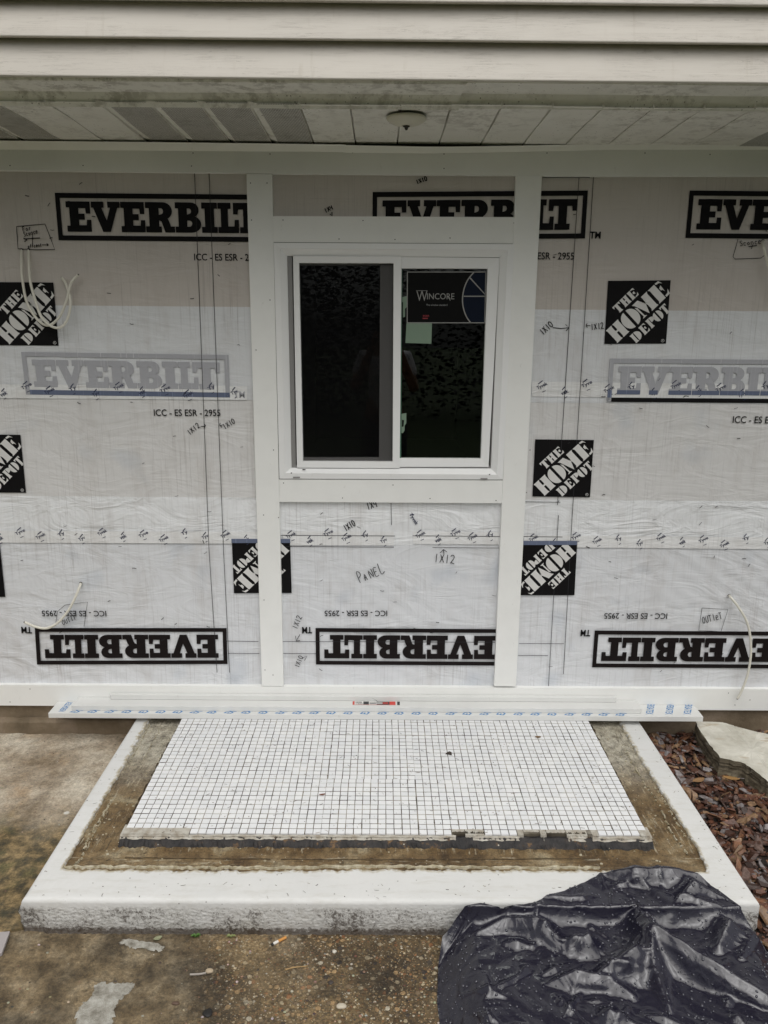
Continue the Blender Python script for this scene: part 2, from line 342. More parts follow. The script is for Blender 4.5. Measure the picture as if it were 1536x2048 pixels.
def mat_flat():
    m = M('lichen_flagstone'); v = m.co(); c = m.ramp(m.noise(v, 8, 6, .65), [(.34, (.40, .37, .30)), (.5, (.54, .52, .45)), (.66, (.66, .64, .57))])
    c = m.mix(m.ramp(m.noise(m.co(1, 3, 1, (0, 0, .5)), 9, 4), [(.60, 0.), (.7, .6)]), c, (.40, .29, .16))
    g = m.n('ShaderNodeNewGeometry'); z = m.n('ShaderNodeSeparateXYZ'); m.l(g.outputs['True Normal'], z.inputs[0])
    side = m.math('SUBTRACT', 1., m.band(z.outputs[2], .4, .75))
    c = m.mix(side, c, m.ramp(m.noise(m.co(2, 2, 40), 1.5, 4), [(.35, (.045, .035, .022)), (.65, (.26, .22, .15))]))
    return m.done(c, .8, m.bump(m.math('ADD', m.noise(v, 60, 6, .7), m.math('MULTIPLY', side, m.noise(m.co(2, 2, 45), 1.5, 4))), .6, .008))
MT['flagstone'] = mat_flat()
def mat_attr(name, rough, nscale=80, bs=.4, spec=.5):
    m = M(name); v = m.co(); c = m.mix(m.ramp(m.noise(v, nscale, 4), [(.35, .5), (.65, 0.)]), m.attr('tone'), (.03, .015, .01))
    return m.done(c, rough, m.bump(m.noise(m.co(1, 1, 1), nscale*2, 4, .7), bs, .004), Specular_IOR_Level=spec)
MT['mulch'] = mat_attr('wet_bark', .42); MT['soil'] = mat_stonelike('dark_soil', (.012, .008, .006), (.03, .02, .015), (.06, .04, .03), 20)
MT['pebble'] = mat_attr('pebbles', .6, 120, .2)
def mat_plastic(name, r):
    m = M(name); v = m.co()
    c = m.mix(m.noise(v, 6, 3), (.010, .0095, .018), (.017, .016, .030))
    rd = lambda sc, d: m.math('ABSOLUTE', m.math('SUBTRACT', m.noise(v, sc, 2, .5, d), .5))
    h = m.math('ADD', m.math('ADD', m.math('MULTIPLY', rd(8, .9), -2.2), m.math('MULTIPLY', rd(20, .7), -.9)), m.math('MULTIPLY', m.noise(v, 70, 3), .12))
    return m.done(c, r, m.bump(h, .22, .02), Specular_IOR_Level=.75)
MT['bag'] = mat_plastic('black_plastic', .17)
m = M('water_bead'); MT['bead'] = m.done((.045, .045, .06), .05, Specular_IOR_Level=.8)  # base colour lifted to stand in for light refracted in the drops
MT['rubber'] = plain('dark_line', (.02, .018, .016), .7); MT['cable'] = plain('white_cable', (.70, .68, .60), .4)
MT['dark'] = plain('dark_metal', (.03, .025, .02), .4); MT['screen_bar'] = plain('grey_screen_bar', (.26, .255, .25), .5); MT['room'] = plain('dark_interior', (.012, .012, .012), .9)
def mat_glass(name, tint):
    m = M(name); t = m.t; tr = m.n('ShaderNodeBsdfTransparent'); tr.inputs[0].default_value = (tint, tint*1.03, tint, 1)
    gl = m.n('ShaderNodeBsdfGlossy'); gl.inputs['Roughness'].default_value = .004; gl.inputs[0].default_value = (.95, 1, .97, 1)
    fr = m.n('ShaderNodeFresnel'); fr.inputs[0].default_value = 1.52
    mx = m.n('ShaderNodeMixShader'); m.l(m.math('MULTIPLY', fr.outputs[0], 1.15), mx.inputs[0]); m.l(tr.outputs[0], mx.inputs[1]); m.l(gl.outputs[0], mx.inputs[2])
    m.l(mx.outputs[0], t.nodes['Material Output'].inputs[0]); return m.m
MT['glass'] = mat_glass('window_glass', .7)
def mat_screen():
    m = M('insect_screen'); t = m.t; tr = m.n('ShaderNodeBsdfTransparent'); x = m.xyz()
    m.done((.005, .005, .0055), .7, Specular_IOR_Level=.1)
    mx = m.n('ShaderNodeMixShader'); mx.inputs[0].default_value = .42; m.l(tr.outputs[0], mx.inputs[1]); m.l(m.b.outputs[0], mx.inputs[2]); m.l(mx.outputs[0], t.nodes['Material Output'].inputs[0]); return m.m
MT['mesh'] = mat_screen()
MT['lawn'] = mat_stonelike('lawn', (.02, .034, .008), (.035, .058, .014), (.055, .075, .025), 8, .9)
m = M('foliage'); MT['leaf'] = m.done(m.attr('tone'), .6)
MT['osb'] = mat_stonelike('sheathing_board', (.25, .17, .09), (.35, .25, .14), (.42, .31, .19), 14)
GZ = -.135           # level of the walk
# ================================================================ the setting: ground, walk, pads
YW = .022                                  # face of the house wrap; the trim boards stand proud of it to Y = 0
def sheet(name, pts, z, mt, k='structure'):
    mb = MB(); mb.poly([(x, y, z) for x, y in pts]); o = mb.build(name, mt)
    if o.data.polygons[0].normal.z < 0: o.data.flip_normals()
    return kind(o, k)
sheet('ground', [(-60, -60), (60, -60), (60, 8), (-60, 8)], GZ-.012, MT['lawn'])  # unseen grass, added behind the camera for its green bounce light
sheet('front_walk', [(-1.9, -3.2), (1.9, -3.2), (1.9, -1.05), (-1.02, -1.05), (-1.25, -1.18), (-1.9, -1.6)], GZ, MT['walk'])
# side pad left of the step, a raised sheet with a worn edge
mb = MB(); edge = [(-3.2, .03), (-.9, .03), (-.9, -1.04), (-1.03, -1.085), (-1.13, -1.14), (-1.32, -1.24), (-1.6, -1.42), (-3.2, -2.3)]
mb.poly([(x, y, GZ+.010) for x, y in edge]); n = len(edge)
mb.add([(x, y, GZ+.010) for x, y in edge]+[(x, y, GZ-.02) for x, y in edge], [(i, (i+1)%n, n+(i+1)%n, n+i) for i in range(n)])
kind(mb.build('side_pavement', MT['pad']), 'structure')
# soil and bark mulch right of the step
mb = MB(); NXs, NYs = 40, 50
def mulch_h(x, y): return GZ+.014+.014*math.sin(x*9+1)*math.sin(y*8)+.018*min(1, max(0, (x-1.05)/.3))
mb.add([(1.0+1.6*i/NXs, -2.0+2.03*j/NYs, mulch_h(1.0+1.6*i/NXs, -2.0+2.03*j/NYs)-.012) for j in range(NYs+1) for i in range(NXs+1)],
       [(j*(NXs+1)+i, j*(NXs+1)+i+1, (j+1)*(NXs+1)+i+1, (j+1)*(NXs+1)+i) for j in range(NYs) for i in range(NXs)])
kind(mb.build('mulch_soil', MT['soil'], smooth=True), 'structure')
vs_, fs, tone = [], [], []
PAL = [(.085, .034, .020), (.14, .056, .032), (.055, .025, .017), (.20, .095, .05), (.11, .048, .032), (.17, .07, .04), (.035, .018, .013), (.27, .165, .09), (.13, .085, .07), (.22, .20, .20)]
for k in range(9000):
    x = rnd.uniform(1.035, 1.95); y = rnd.uniform(-1.75, .01); kd = rnd.random()
    if kd < .45: L = rnd.uniform(.006, .014); Wd = L*rnd.uniform(.4, .9); T = rnd.uniform(.002, .004)          # crumbs
    elif kd < .80: L = rnd.uniform(.018, .045); Wd = L*rnd.uniform(.35, .8); T = rnd.uniform(.003, .007)      # flakes
    elif kd < .93: L = rnd.uniform(.045, .085); Wd = L*rnd.uniform(.25, .55); T = rnd.uniform(.004, .009)     # bark plates
    else: L = rnd.uniform(.03, .09); Wd = rnd.uniform(.003, .007); T = .003                                   # splinters
    n = rnd.choice([6, 7, 8, 9]); base = []
    for q in range(n):
        a = 2*math.pi*q/n+rnd.uniform(-.3, .3); e = .75 if rnd.random() < .3 else 1.1; base.append((max(-1, min(1, 1.25*math.cos(a)))*L*.5*rnd.uniform(.75, 1.0)*e, max(-1, min(1, 1.25*math.sin(a)))*Wd*.5*rnd.uniform(.7, 1.1)*e))
    rot = Matrix.Rotation(rnd.uniform(0, 6.3), 3, 'Z') @ Matrix.Rotation(rnd.gauss(0, .38), 3, 'X') @ Matrix.Rotation(rnd.gauss(0, .3), 3, 'Y')
    c = Vector((x, y, mulch_h(x, y)+rnd.uniform(-.010, .012))); b0 = len(vs_); cv = rnd.uniform(-1, 1)*6
    for zz in (-T/2, T/2):
        for px, py in base: vs_.append(c+rot @ Vector((px*(1 if zz < 0 else .86), py*(1 if zz < 0 else .8), zz+cv*px*px)))
    fs += [tuple(b0+q for q in range(n))[::-1], tuple(b0+n+q for q in range(n))]+[(b0+q, b0+(q+1)%n, b0+n+(q+1)%n, b0+n+q) for q in range(n)]
    t = rnd.choice(PAL); s_ = rnd.uniform(.7, 1.35); tone += [tuple(v*s_ for v in t)+(1,)]*(n*2)
mo = mesh('bark_mulch', vs_, fs, MT['mulch'])
ca = mo.data.color_attributes.new('tone', 'FLOAT_COLOR', 'POINT'); ca.data.foreach_set('color', np.array(tone, dtype=np.float32).ravel())
kind(mo, 'stuff'); mo['label'] = 'wet dark red brown bark mulch along the right side of the step'
# ---------------------------------------------------------------- foundation wall
fw = thing('foundation_wall', 'brown concrete foundation wall under the white skirt board', 'foundation', (0, .05, GZ))
mb = MB(); mb.box(-3.4, 3.4, .024, .30, GZ-.1, .012); mb.build('wall', MT['foundation'], fw)
mb = MB(); n = 90; prof = [(.024, -.062), (.006, -.066), (.001, -.075), (.003, GZ-.05)]
for i in range(n+1):
    x = -3.4+2.5*i/n; e = .004*math.sin(i*1.7)+.003*math.sin(i*.63)
    for (y, z) in prof: mb.v.append(Vector((x, y-e, z+e*.5)))
for i in range(n):
    for j in range(3): mb.f.append((i*4+j, i*4+j+1, (i+1)*4+j+1, (i+1)*4+j)); mb.i.append(0)
mb.build('footing', MT['foundation'], fw)
# ================================================================ the wrapped wall
wall = thing('wrapped_wall', 'wall covered in pale printed house wrap between the white trim boards', 'wall', (0, YW, 0))
mb = MB(); mb.box(-3.4, -.40, YW+.012, YW+.10, .012, 2.16); mb.box(.468, 3.4, YW+.012, YW+.10, .012, 2.16)
mb.box(-.40, .468, YW+.012, YW+.10, .012, .945); mb.box(-.40, .468, YW+.012, YW+.10, 1.80, 2.16)
mb.build('sheathing', MT['osb'], wall)
def wrap_sheet(name, z0, z1, dy, mt, hole=True):
    """one layer of wrap as a fine sheet with slight real relief, open where the window stands"""
    mb = MB(); nx, nz = 560, max(6, int((z1-z0)/.009)); X0, X1 = -2.6, 2.6
    f = lambda x, z: .0012*math.sin(x*5.1+z*3)*math.sin(z*7+x)+.0008*math.sin(x*17+z*9)
    lowz = 1.0 if z1 < 1.0 else .45
    def pull(x, z):                      # diagonal pulls and soft pleats, strongest on the lower courses
        a = max(0, math.sin(x*2.3+1.1)*math.sin(z*4.7+x*1.7)); b_ = max(0, math.sin(x*3.1-2.)*math.sin(z*3.9-x*2.2))
        return lowz*(.0013*a*math.sin((x*.55+z)*88+2.5*math.sin(x*5))+.0015*b_*abs(math.sin((z-x*.7)*41+2*math.sin(x*3.3))))
    keep = {}
    for j in range(nz+1):
        for i in range(nx+1):
            x = X0+(X1-X0)*i/nx; z = z0+(z1-z0)*j/nz; keep[i, j] = len(mb.v); mb.v.append(Vector((x, YW-dy+f(x, z)*.6-pull(x, z), z)))
    for j in range(nz):
        for i in range(nx):
            x = X0+(X1-X0)*(i+.5)/nx; z = z0+(z1-z0)*(j+.5)/nz
            if hole and -.37 < x < .44 and .96 < z < 1.775: continue
            mb.f.append((keep[i,j], keep[i+1,j], keep[i+1,j+1], keep[i,j+1])); mb.i.append(0)
    return mb.build(name, mt, wall, smooth=True, fix=False)
def wz(x, y): return P(x, y, YW).z
Zt = 2.05; Z1 = wz(300, 612.3); Z2 = wz(60, 797); Z3 = wz(100, 992); Z4 = wz(300, 1086); Zb = .06
wrap_sheet('wrap_sheet', Z1, Zt, .003, MT['wrap_top']); wrap_sheet('wrap_sheet', Z2, Z1, .003, MT['wrap_double'])
wrap_sheet('wrap_sheet', Z3, Z2, .002, MT['wrap_mid']); wrap_sheet('wrap_sheet', Z4, Z3, .002, MT['wrap_white'])
wrap_sheet('wrap_sheet', Zb, Z4, .001, MT['wrap_low'])
# ---------------------------------------------------------------- lettering tools
PY = YW-.0068                                # printed marks lie just over the sheet
def homog(src, dst):
    A = []
    for (x, y), (u, v) in zip(src, dst): A += [[x, y, 1, 0, 0, 0, -u*x, -u*y, -u], [0, 0, 0, x, y, 1, -v*x, -v*y, -v]]
    return np.linalg.svd(np.array(A, float))[2][-1].reshape(3, 3)
def hmap(Hm):
    def f(p):
        q = Hm @ np.array([p[0], p[1], 1.]); return (q[0]/q[2], q[1]/q[2])
    return f
E_ = ([(0,1),(.98,1),(.98,.60),(.80,.60),(.78,.78),(.50,.78),(.50,.60),(.74,.60),(.74,.40),(.50,.40),(.50,.22),(.80,.22),(.82,.40),(1,.40),(1,0),(0,0),(0,.20),(.13,.20),(.13,.80),(0,.80)], [])
V_ = ([(0,1),(.44,1),(.44,.80),(.36,.80),(.52,.38),(.66,.80),(.57,.80),(.57,1),(1,1),(1,.80),(.91,.80),(.64,0),(.37,0),(.07,.80),(0,.80)], [])
def arc(cx, cy, rx, ry, a0, a1, n=9): return [(cx+rx*math.cos(math.radians(a0+(a1-a0)*i/n)), cy+ry*math.sin(math.radians(a0+(a1-a0)*i/n))) for i in range(n+1)]
R_ = ([(0,1),(.58,1)]+arc(.60,.71,.32,.29,90,-60)+[(.82,.34),(.86,.20),(1,.20),(1,0),(.66,0),(.54,.36),(.46,.40),(.46,.20),(.54,.20),(.54,0),(0,0),(0,.20),(.12,.20),(.12,.80),(0,.80)], [[(.46,.80)]+arc(.53,.70,.08,.10,90,-90,6)+[(.46,.58)]])
B_ = ([(0,1),(.60,1)]+arc(.62,.75,.30,.25,90,-62)+arc(.62,.28,.38,.28,62,-90)+[(0,0),(0,.20),(.12,.20),(.12,.80),(0,.80)], [[(.46,.80)]+arc(.54,.71,.08,.09,90,-90,6)+[(.46,.60)], [(.46,.40)]+arc(.55,.30,.10,.10,90,-90,6)+[(.46,.20)]])
I_ = ([(0,1),(1,1),(1,.80),(.80,.80),(.80,.20),(1,.20),(1,0),(0,0),(0,.20),(.20,.20),(.20,.80),(0,.80)], [])
L_ = ([(0,1),(.62,1),(.62,.80),(.48,.80),(.48,.22),(.78,.22),(.80,.44),(1,.44),(1,0),(0,0),(0,.20),(.14,.20),(.14,.80),(0,.80)], [])
T_ = ([(0,1),(1,1),(1,.62),(.84,.62),(.82,.78),(.65,.78),(.65,.20),(.77,.20),(.77,0),(.23,0),(.23,.20),(.35,.20),(.35,.78),(.18,.78),(.16,.62),(0,.62)], [])
SPANS = [(E_, .046, .160), (V_, .163, .296), (E_, .299, .411), (R_, .414, .549), (B_, .552, .672), (I_, .675, .748), (L_, .751, .848), (T_, .822, .955)]
def wordmark(TL, TR, BR, BL, mt, parent=wall, y=None, clip=None, bars='ltrb', name='printed_wordmark', z1=None):
    """boxed slab-serif wordmark; corners given on the wall plane in reading order of the letters"""
    mb = MB(); yy = PY if y is None else y
    f = hmap(homog([(0,1),(1,1),(1,0),(0,0)], [(p.x, p.z) for p in (TL, TR, BR, BL)]))
    to = lambda q: Vector((f(q)[0], yy, f(q)[1]))
    bx, by = .021, .105
    for k, (x0, x1, y0, y1) in {'l': (0, bx, 0, 1), 'r': (1-bx, 1, 0, 1), 't': (bx, 1-bx, 1-by, 1), 'b': (bx, 1-bx, 0, by)}.items():
        if k in bars: mb.poly([to(q) for q in ((x0,y0),(x1,y0),(x1,y1),(x0,y1))])
    lo, hi = .185, .825
    for (o_, h_), a, b in SPANS:
        g = lambda q: to((a+(b-a)*q[0], lo+(hi-lo)*q[1]))
        mb.poly([g(q) for q in o_], [[g(q) for q in h] for h in h_])
    o = mb.build(name, mt, parent)
    return o
_tc = {}
def text_shape(s, bold=0.0):
    key = (s, bold)
    if key not in _tc:
        cu = bpy.data.curves.new('lettering', 'FONT'); cu.body = s; cu.size = 1; cu.offset = bold; cu.resolution_u = 3
        o = bpy.data.objects.new('lettering', cu); C.objects.link(o); dg = bpy.context.evaluated_depsgraph_get(); me = bpy.data.meshes.new_from_object(o.evaluated_get(dg))
        v = [(p.co.x, p.co.y) for p in me.vertices]; f = [tuple(p.vertices) for p in me.polygons]
        x0 = min(p[0] for p in v); x1 = max(p[0] for p in v); y0 = min(p[1] for p in v); y1 = max(p[1] for p in v)
        _tc[key] = ([((p[0]-x0)/(x1-x0), (p[1]-y0)/(y1-y0)) for p in v], f, (x1-x0)/(y1-y0))
        bpy.data.objects.remove(o); bpy.data.curves.remove(cu); bpy.data.meshes.remove(me)
    return _tc[key]
def text_box(mb, s, o, ux, uz, bold=0.0, mi=0):
    """text fitted in the parallelogram at o spanned by ux (along) and uz (up)"""
    v, f, _ = text_shape(s, bold); mb.add([Vector(o)+Vector(ux)*x+Vector(uz)*y for x, y in v], f, mi)
def text_px(mb, s, a, b, hpx, y=None, bold=0.0):
    """text whose baseline runs from photo point a to b on the wall"""
    yy = PY if y is None else y; A = P(*a, yy); B = P(*b, yy); d = B-A; up = Vector((-d.z, 0, d.x)).normalized()
    h = (P(a[0], a[1], yy)-P(a[0], a[1]-hpx, yy)).length; text_box(mb, s, A, d, up*h, bold)
def stroke(mb, pts, wd, y=None, close=False):
    """pen line through photo points, on the wall"""
    yy = PY-.0004 if y is None else y
    p3 = [P(x, q, yy) for x, q in pts]; stroke3(mb, p3, wd, Vector((0, -1, 0)))
def stroke3(mb, p3, wd, nrm):
    L, Rr = [], []
    for i, p in enumerate(p3):
        t = (p3[min(i+1, len(p3)-1)]-p3[max(i-1, 0)]); t = t.normalized() if t.length > 0 else Vector((1, 0, 0)); s = t.cross(nrm).normalized()*wd/2
        L.append(p+s); Rr.append(p-s)
    n = len(p3); mb.add(L+Rr, [(i, i+1, n+i+1, n+i) for i in range(n-1)])
# stroke letters for the builders' pen notes, in a unit box
PEN = {'1': [[(.5,0),(.55,1)]], 'X': [[(.05,0),(.9,1)],[(.1,.95),(.95,.05)]], '2': [[(.05,.8),(.3,1),(.75,.95),(.8,.65),(.1,.05),(.3,.1),(1,0)]],
 '0': [[(.5,1),(.1,.7),(.1,.25),(.45,0),(.85,.3),(.9,.75),(.5,1)]], '4': [[(.1,1),(.15,.5),(.85,.5)],[(.8,1),(.75,0)]], '9': [[(.85,.75),(.5,1),(.15,.75),(.45,.5),(.85,.75),(.75,0)]],
 'P': [[(.1,0),(.15,1),(.7,.95),(.8,.65),(.2,.45)]], 'a': [[(.1,.0),(.35,.6),(.6,.0)],[(.2,.25),(.55,.25)]], 'N': [[(.1,0),(.1,.75),(.8,.0),(.8,.8)]], 'E': [[(.8,.75),(.15,.75),(.1,0),(.8,0)],[(.15,.4),(.65,.4)]],
 'L': [[(.2,1),(.15,0),(1,.1)]], 'O': [[(.5,.9),(.1,.6),(.15,.1),(.5,0),(.9,.35),(.8,.8),(.5,.9)]], 'U': [[(.1,.9),(.1,.2),(.4,0),(.8,.2),(.85,.9)]], 'T': [[(0,.95),(1,.9)],[(.5,.92),(.45,0)]],
 'l': [[(.5,.95),(.45,0)]], 'e': [[(.1,.3),(.8,.4),(.6,.65),(.2,.55),(.15,.1),(.5,0),(.85,.12)]], 't': [[(.5,.9),(.5,.1),(.8,0)],[(.15,.6),(.9,.65)]], 'S': [[(.85,.85),(.5,1),(.15,.8),(.7,.4),(.75,.1),(.4,0),(.1,.1)]],
 'c': [[(.8,.5),(.4,.6),(.15,.3),(.4,0),(.85,.1)]], 'o': [[(.5,.6),(.15,.35),(.4,0),(.8,.25),(.5,.6)]], 'n': [[(.1,0),(.1,.6)],[(.1,.45),(.5,.6),(.8,.4),(.8,0)]], 'r': [[(.2,0),(.2,.6)],[(.2,.4),(.7,.6)]],
 'F': [[(.1,0),(.15,1),(.9,1)],[(.12,.55),(.7,.55)]], 'f': [[(.8,.95),(.45,.9),(.4,0)],[(.1,.5),(.75,.55)]], 'x': [[(.1,0),(.85,.65)],[(.1,.65),(.85,0)]], '>': [[(0,.5),(1,.5),(.72,.85)],[(1,.5),(.75,.12)]], '<': [[(1,.5),(0,.5),(.25,.9)],[(0,.5),(.3,.1)]], ' ': []}
def pen(mb, s, a, b, hpx, wd=.0028, y=None):
    """pen note along the line a-b in photo points"""
    ax, ay = a; bx, by = b; n = len(s); dx, dy = (bx-ax)/n, (by-ay)/n; L = math.hypot(dx, dy); ux, uy = dx/L, dy/L
    for i, ch in enumerate(s):
        for st in PEN[ch]:
            jx = rnd.uniform(-.06, .06); q = [(ax+dx*(i+.82*(px+jx))+uy*hpx*py, ay+dy*(i+.82*(px+jx))-ux*hpx*py) for px, py in st]
            if len(q) > 2: q = [(v.x, v.y) for v in smoothcurve([(x, y_, 0) for x, y_ in q], 3)]
            stroke(mb, q, wd, y)
# ---------------------------------------------------------------- the boxed wordmarks
W_ = lambda x, y: P(x, y, PY)
fTL, fTR, fBR, fBL = W_(42, 703.7), W_(456.8, 710), W_(460, 795), W_(52, 789)
LW = ((fTR-fTL).length+(fBR-fBL).length)/2; LH = ((fTL-fBL).length+(fTR-fBR).length)/2
def corners(tl, H=None, w=None, ang=0.0):
    w = w or LW; H = H or LH; ux = Vector((math.cos(ang), 0, math.sin(ang))); uz = Vector((-math.sin(ang), 0, math.cos(ang)))
    return tl, tl+ux*w, tl+ux*w-uz*H, tl-uz*H
a = W_(109.4, 385.6); wordmark(*corners(a, (a-W_(118.5, 480.4)).length), MT['ink'])
b = W_(1176, 381); hb = (b-W_(1170, 476.7)).length; a = W_(745.3, 384); wordmark(a, b, b-Vector((0, 0, hb)), a-Vector((0, 0, hb)), MT['ink'])
a = W_(1379.5, 381); wordmark(*corners(a, (a-W_(1371, 476)).length), MT['ink'])
wordmark(fTL, fTR, fBR, fBL, MT['ink_faded'], bars='ltr')
mb = MB(); by = .115
mb.poly([fBL, fBR, fBR+(fTR-fBR)*by, fBL+(fTL-fBL)*by]); mb.build('print_border', MT['ink_taped'], wall)
a = W_(1220, 717); q = corners(a, (a-W_(1214, 803.6)).length); wordmark(*q, MT['ink_faded'], bars='ltr')
mb = MB(); mb.poly([q[3], q[2], q[2]+(q[1]-q[2])*.10, q[3]+(q[0]-q[3])*.10]); mb.build('print_border', MT['ink'], wall)
mb = MB(); l = lambda k, v: q[3]+(q[2]-q[3])*k+(q[0]-q[3])*v+Vector((0, -.0005, 0))
for (o_, h_), k0, k1 in SPANS:
    for c0, c1 in ([(k0, k1)] if o_ is not V_[0] else [(k0+.04, k1-.05)]): mb.poly([l(c0, .175), l(c1, .175), l(c1, .275), l(c0, .275)])
mb.poly([l(0, .10), l(.021, .10), l(.021, .275), l(0, .275)])
mb.build('print_border', MT['ink_taped'], wall)
# the lower course of wrap hangs upside down, so its print does too
def turned(tl, tr, br, bl, mt): return wordmark(br, bl, tl, tr, mt)
turned(W_(69.4, 1256), W_(453, 1256), W_(455, 1328), W_(74, 1329), MT['ink_brown'])
a = W_(631, 1256); turned(*corners(a, (a-W_(631.6, 1329)).length, LW*.995), MT['ink_brown'])
a = W_(1189.5, 1261); turned(*corners(a, (a-W_(1182, 1334.5)).length, LW*1.0), MT['ink_brown'])
# trademark letters and the code line
def small(s, a, b, h, bold=.01, name='printed_code', mt='ink', y=None):
    mb = MB(); text_px(mb, s, a, b, h, y, bold); return mb.build(name, MT[mt], wall)
small('TM', (1179, 477), (1201, 477.3), 14, .03); small('TM', (63, 1254), (42, 1253.5), -13, .03); small('TM', (624, 1254), (604, 1254), -13, .03); small('TM', (1181.5, 1260), (1162, 1259.5), -13, .03)
small('TM', (467, 795), (490, 796), 13, .02, mt='ink_faded')
CODE = 'ICC - ES ESR - 2955'
small(CODE, (388.5, 521), (522, 522), 14); small(CODE, (1011, 518.5), (1148, 519.5), 14.5); small(CODE, (308, 832), (441, 832.5), 13.5); small(CODE, (1465, 846), (1604, 848), 14)
small(CODE, (212, 1221.5), (83, 1221), -11.5); small(CODE, (774.5, 1221), (649, 1221), -11.5); small(CODE, (1335, 1226.5), (1209, 1226), -11.5)
# ---------------------------------------------------------------- the square stencil emblem, drawn in its diagonal frame (u along the words, v up)
def sq(u, v): return ((u-v)/math.sqrt(2), (u+v)/math.sqrt(2))
def stem(u0, u1, v0, v1, s=.018): return [(u0-s, v1), (u1+s, v1), (u1, v1-.03), (u1, v0+.03), (u1+s, v0), (u0-s, v0), (u0, v0+.03), (u0, v1-.03)]
GL = []
GL += [stem(.165, .262, -.14, .14, .012), stem(.302, .405, -.14, .14, .012), [(.262, .03), (.285, .018), (.302, .03), (.302, -.01), (.262, -.01)]]
def ho(cu, hw, cv, hv, slit, side):
    out = []
    for i in range(13):
        a = math.radians(-90+15*i); out.append((cu+side*(slit+(hw-slit)*max(0, math.cos(a))), cv+hv*math.sin(a)))
    return out
GL += [ho(.566, .150, 0, .155, .024, -1), ho(.566, .150, 0, .155, .024, 1)]
GL += [[(.712, .14), (.832, .14), (.905, -.03), (.905, .04), (.838, -.152), (.742, .10)], [(.722, .085), (.752, .05), (.760, -.12), (.792, -.145), (.705, -.145), (.738, -.12)], [(.905, .142), (1.03, .14), (1.012, .11), (1.012, -.12), (1.025, -.152), (.885, -.152), (.905, -.12)]]
GL += [[(1.045, .138), (1.18, .138), (1.18, -.15), (1.045, -.15), (1.066, -.12), (1.066, .11)], [(1.197, .142), (1.262, .135), (1.288, .06), (1.255, .10), (1.197, .115)], [(1.20, .035), (1.245, .058), (1.238, -.064), (1.225, -.02), (1.20, -.012)], [(1.197, -.118), (1.25, -.11), (1.292, -.062), (1.27, -.145), (1.197, -.15)]]
GL += [stem(.515, .565, .195, .345, .012), [(.470, .345), (.512, .345), (.502, .325), (.478, .295)], [(.570, .345), (.612, .345), (.604, .295), (.580, .325)]]
GL += [stem(.632, .680, .195, .345, .010), stem(.702, .750, .195, .345, .010), [(.68, .285), (.702, .285), (.702, .262), (.68, .262)]]
GL += [stem(.785, .838, .195, .345, .008), [(.852, .345), (.905, .345), (.912, .30), (.885, .325), (.852, .33)], [(.852, .285), (.885, .295), (.885, .245), (.852, .262)], [(.852, .21), (.885, .215), (.918, .245), (.91, .195), (.852, .195)]]
GL += [stem(.375, .425, -.362, -.198, .010), ho(.418, .112, -.28, .082, .026, 1)]
GL += [stem(.560, .610, -.362, -.198, .008), [(.622, -.198), (.664, -.198), (.670, -.24), (.645, -.215), (.622, -.212)], [(.622, -.26), (.648, -.25), (.648, -.30), (.622, -.286)], [(.622, -.345), (.648, -.34), (.675, -.312), (.668, -.362), (.622, -.362)]]
GL += [stem(.708, .756, -.362, -.198, .010), ho(.752, .09, -.242, .044, .016, 1)]
GL += [ho(.905, .080, -.28, .085, .014, -1), ho(.905, .080, -.28, .085, .014, 1)]
GL += [stem(1.028, 1.072, -.362, -.20, .008), [(.99, -.20), (1.024, -.20), (1.016, -.22), (.996, -.246)], [(1.076, -.20), (1.108, -.20), (1.104, -.246), (1.084, -.22)]]
def clip01(poly):
    def cut(p, ax, lim, sgn):
        out = []
        for i in range(len(p)):
            a, b = p[i], p[(i+1) % len(p)]; da, db = sgn*(a[ax]-lim), sgn*(b[ax]-lim)
            if da >= 0: out.append(a)
            if da*db < 0: t = da/(da-db); out.append((a[0]+(b[0]-a[0])*t, a[1]+(b[1]-a[1])*t))
        return out
    for ax, lim, s in ((0, 0, 1), (0, 1, -1), (1, 0, 1), (1, 1, -1)):
        if poly: poly = cut(poly, ax, lim, s)
    return poly
def emblem(TL, TR, BR, BL, flip=False):
    f = hmap(homog([(0,1),(1,1),(1,0),(0,0)], [(p.x, p.z) for p in ((BR, BL, TL, TR) if flip else (TL, TR, BR, BL))]))
    mb = MB(); mb.poly([Vector((f(q)[0], PY, f(q)[1])) for q in ((0,0),(1,0),(1,1),(0,1))])
    sq_ = mb.build('printed_emblem', MT['ink'], wall)
    mb = MB()
    for g in GL:
        p = clip01([sq(*q) for q in g])
        if len(p) > 2: mb.poly([Vector((f(q)[0], PY-.0009, f(q)[1])) for q in p])
    # small ringed letter in the corner
    for k in range(14):
        a0, a1 = 2*math.pi*k/14, 2*math.pi*(k+1)/14; c = lambda a, r: Vector((f((.942+r*math.cos(a), .045+r*math.sin(a)))[0], PY-.0009, f((.942+r*math.cos(a), .045+r*math.sin(a)))[1]))
        mb.poly([c(a0, .026), c(a1, .026), c(a1, .021), c(a0, .021)])
    c = lambda x, y: Vector((f((x, y))[0], PY-.0009, f((x, y))[1])); text_box(mb, 'R', c(.934, .032), c(.951, .032)-c(.934, .032), c(.934, .058)-c(.934, .032))
    mb.build('emblem_lettering', MT['ink_logo_white'], sq_)
ES = (W_(1341.5, 560.5)-W_(1216.2, 561.6)).length; EH = (W_(1216.2, 561.6)-W_(1208.6, 687.7)).length
def emb_at(tr, w=ES, h=EH, flip=False):
    emblem(tr-Vector((w, 0, 0)), tr, tr-Vector((0, 0, h)), tr-Vector((w, 0, h)), flip)
emblem(W_(1216.2, 561.6), W_(1341.5, 560.5), W_(1332, 687), W_(1208.6, 687.7))
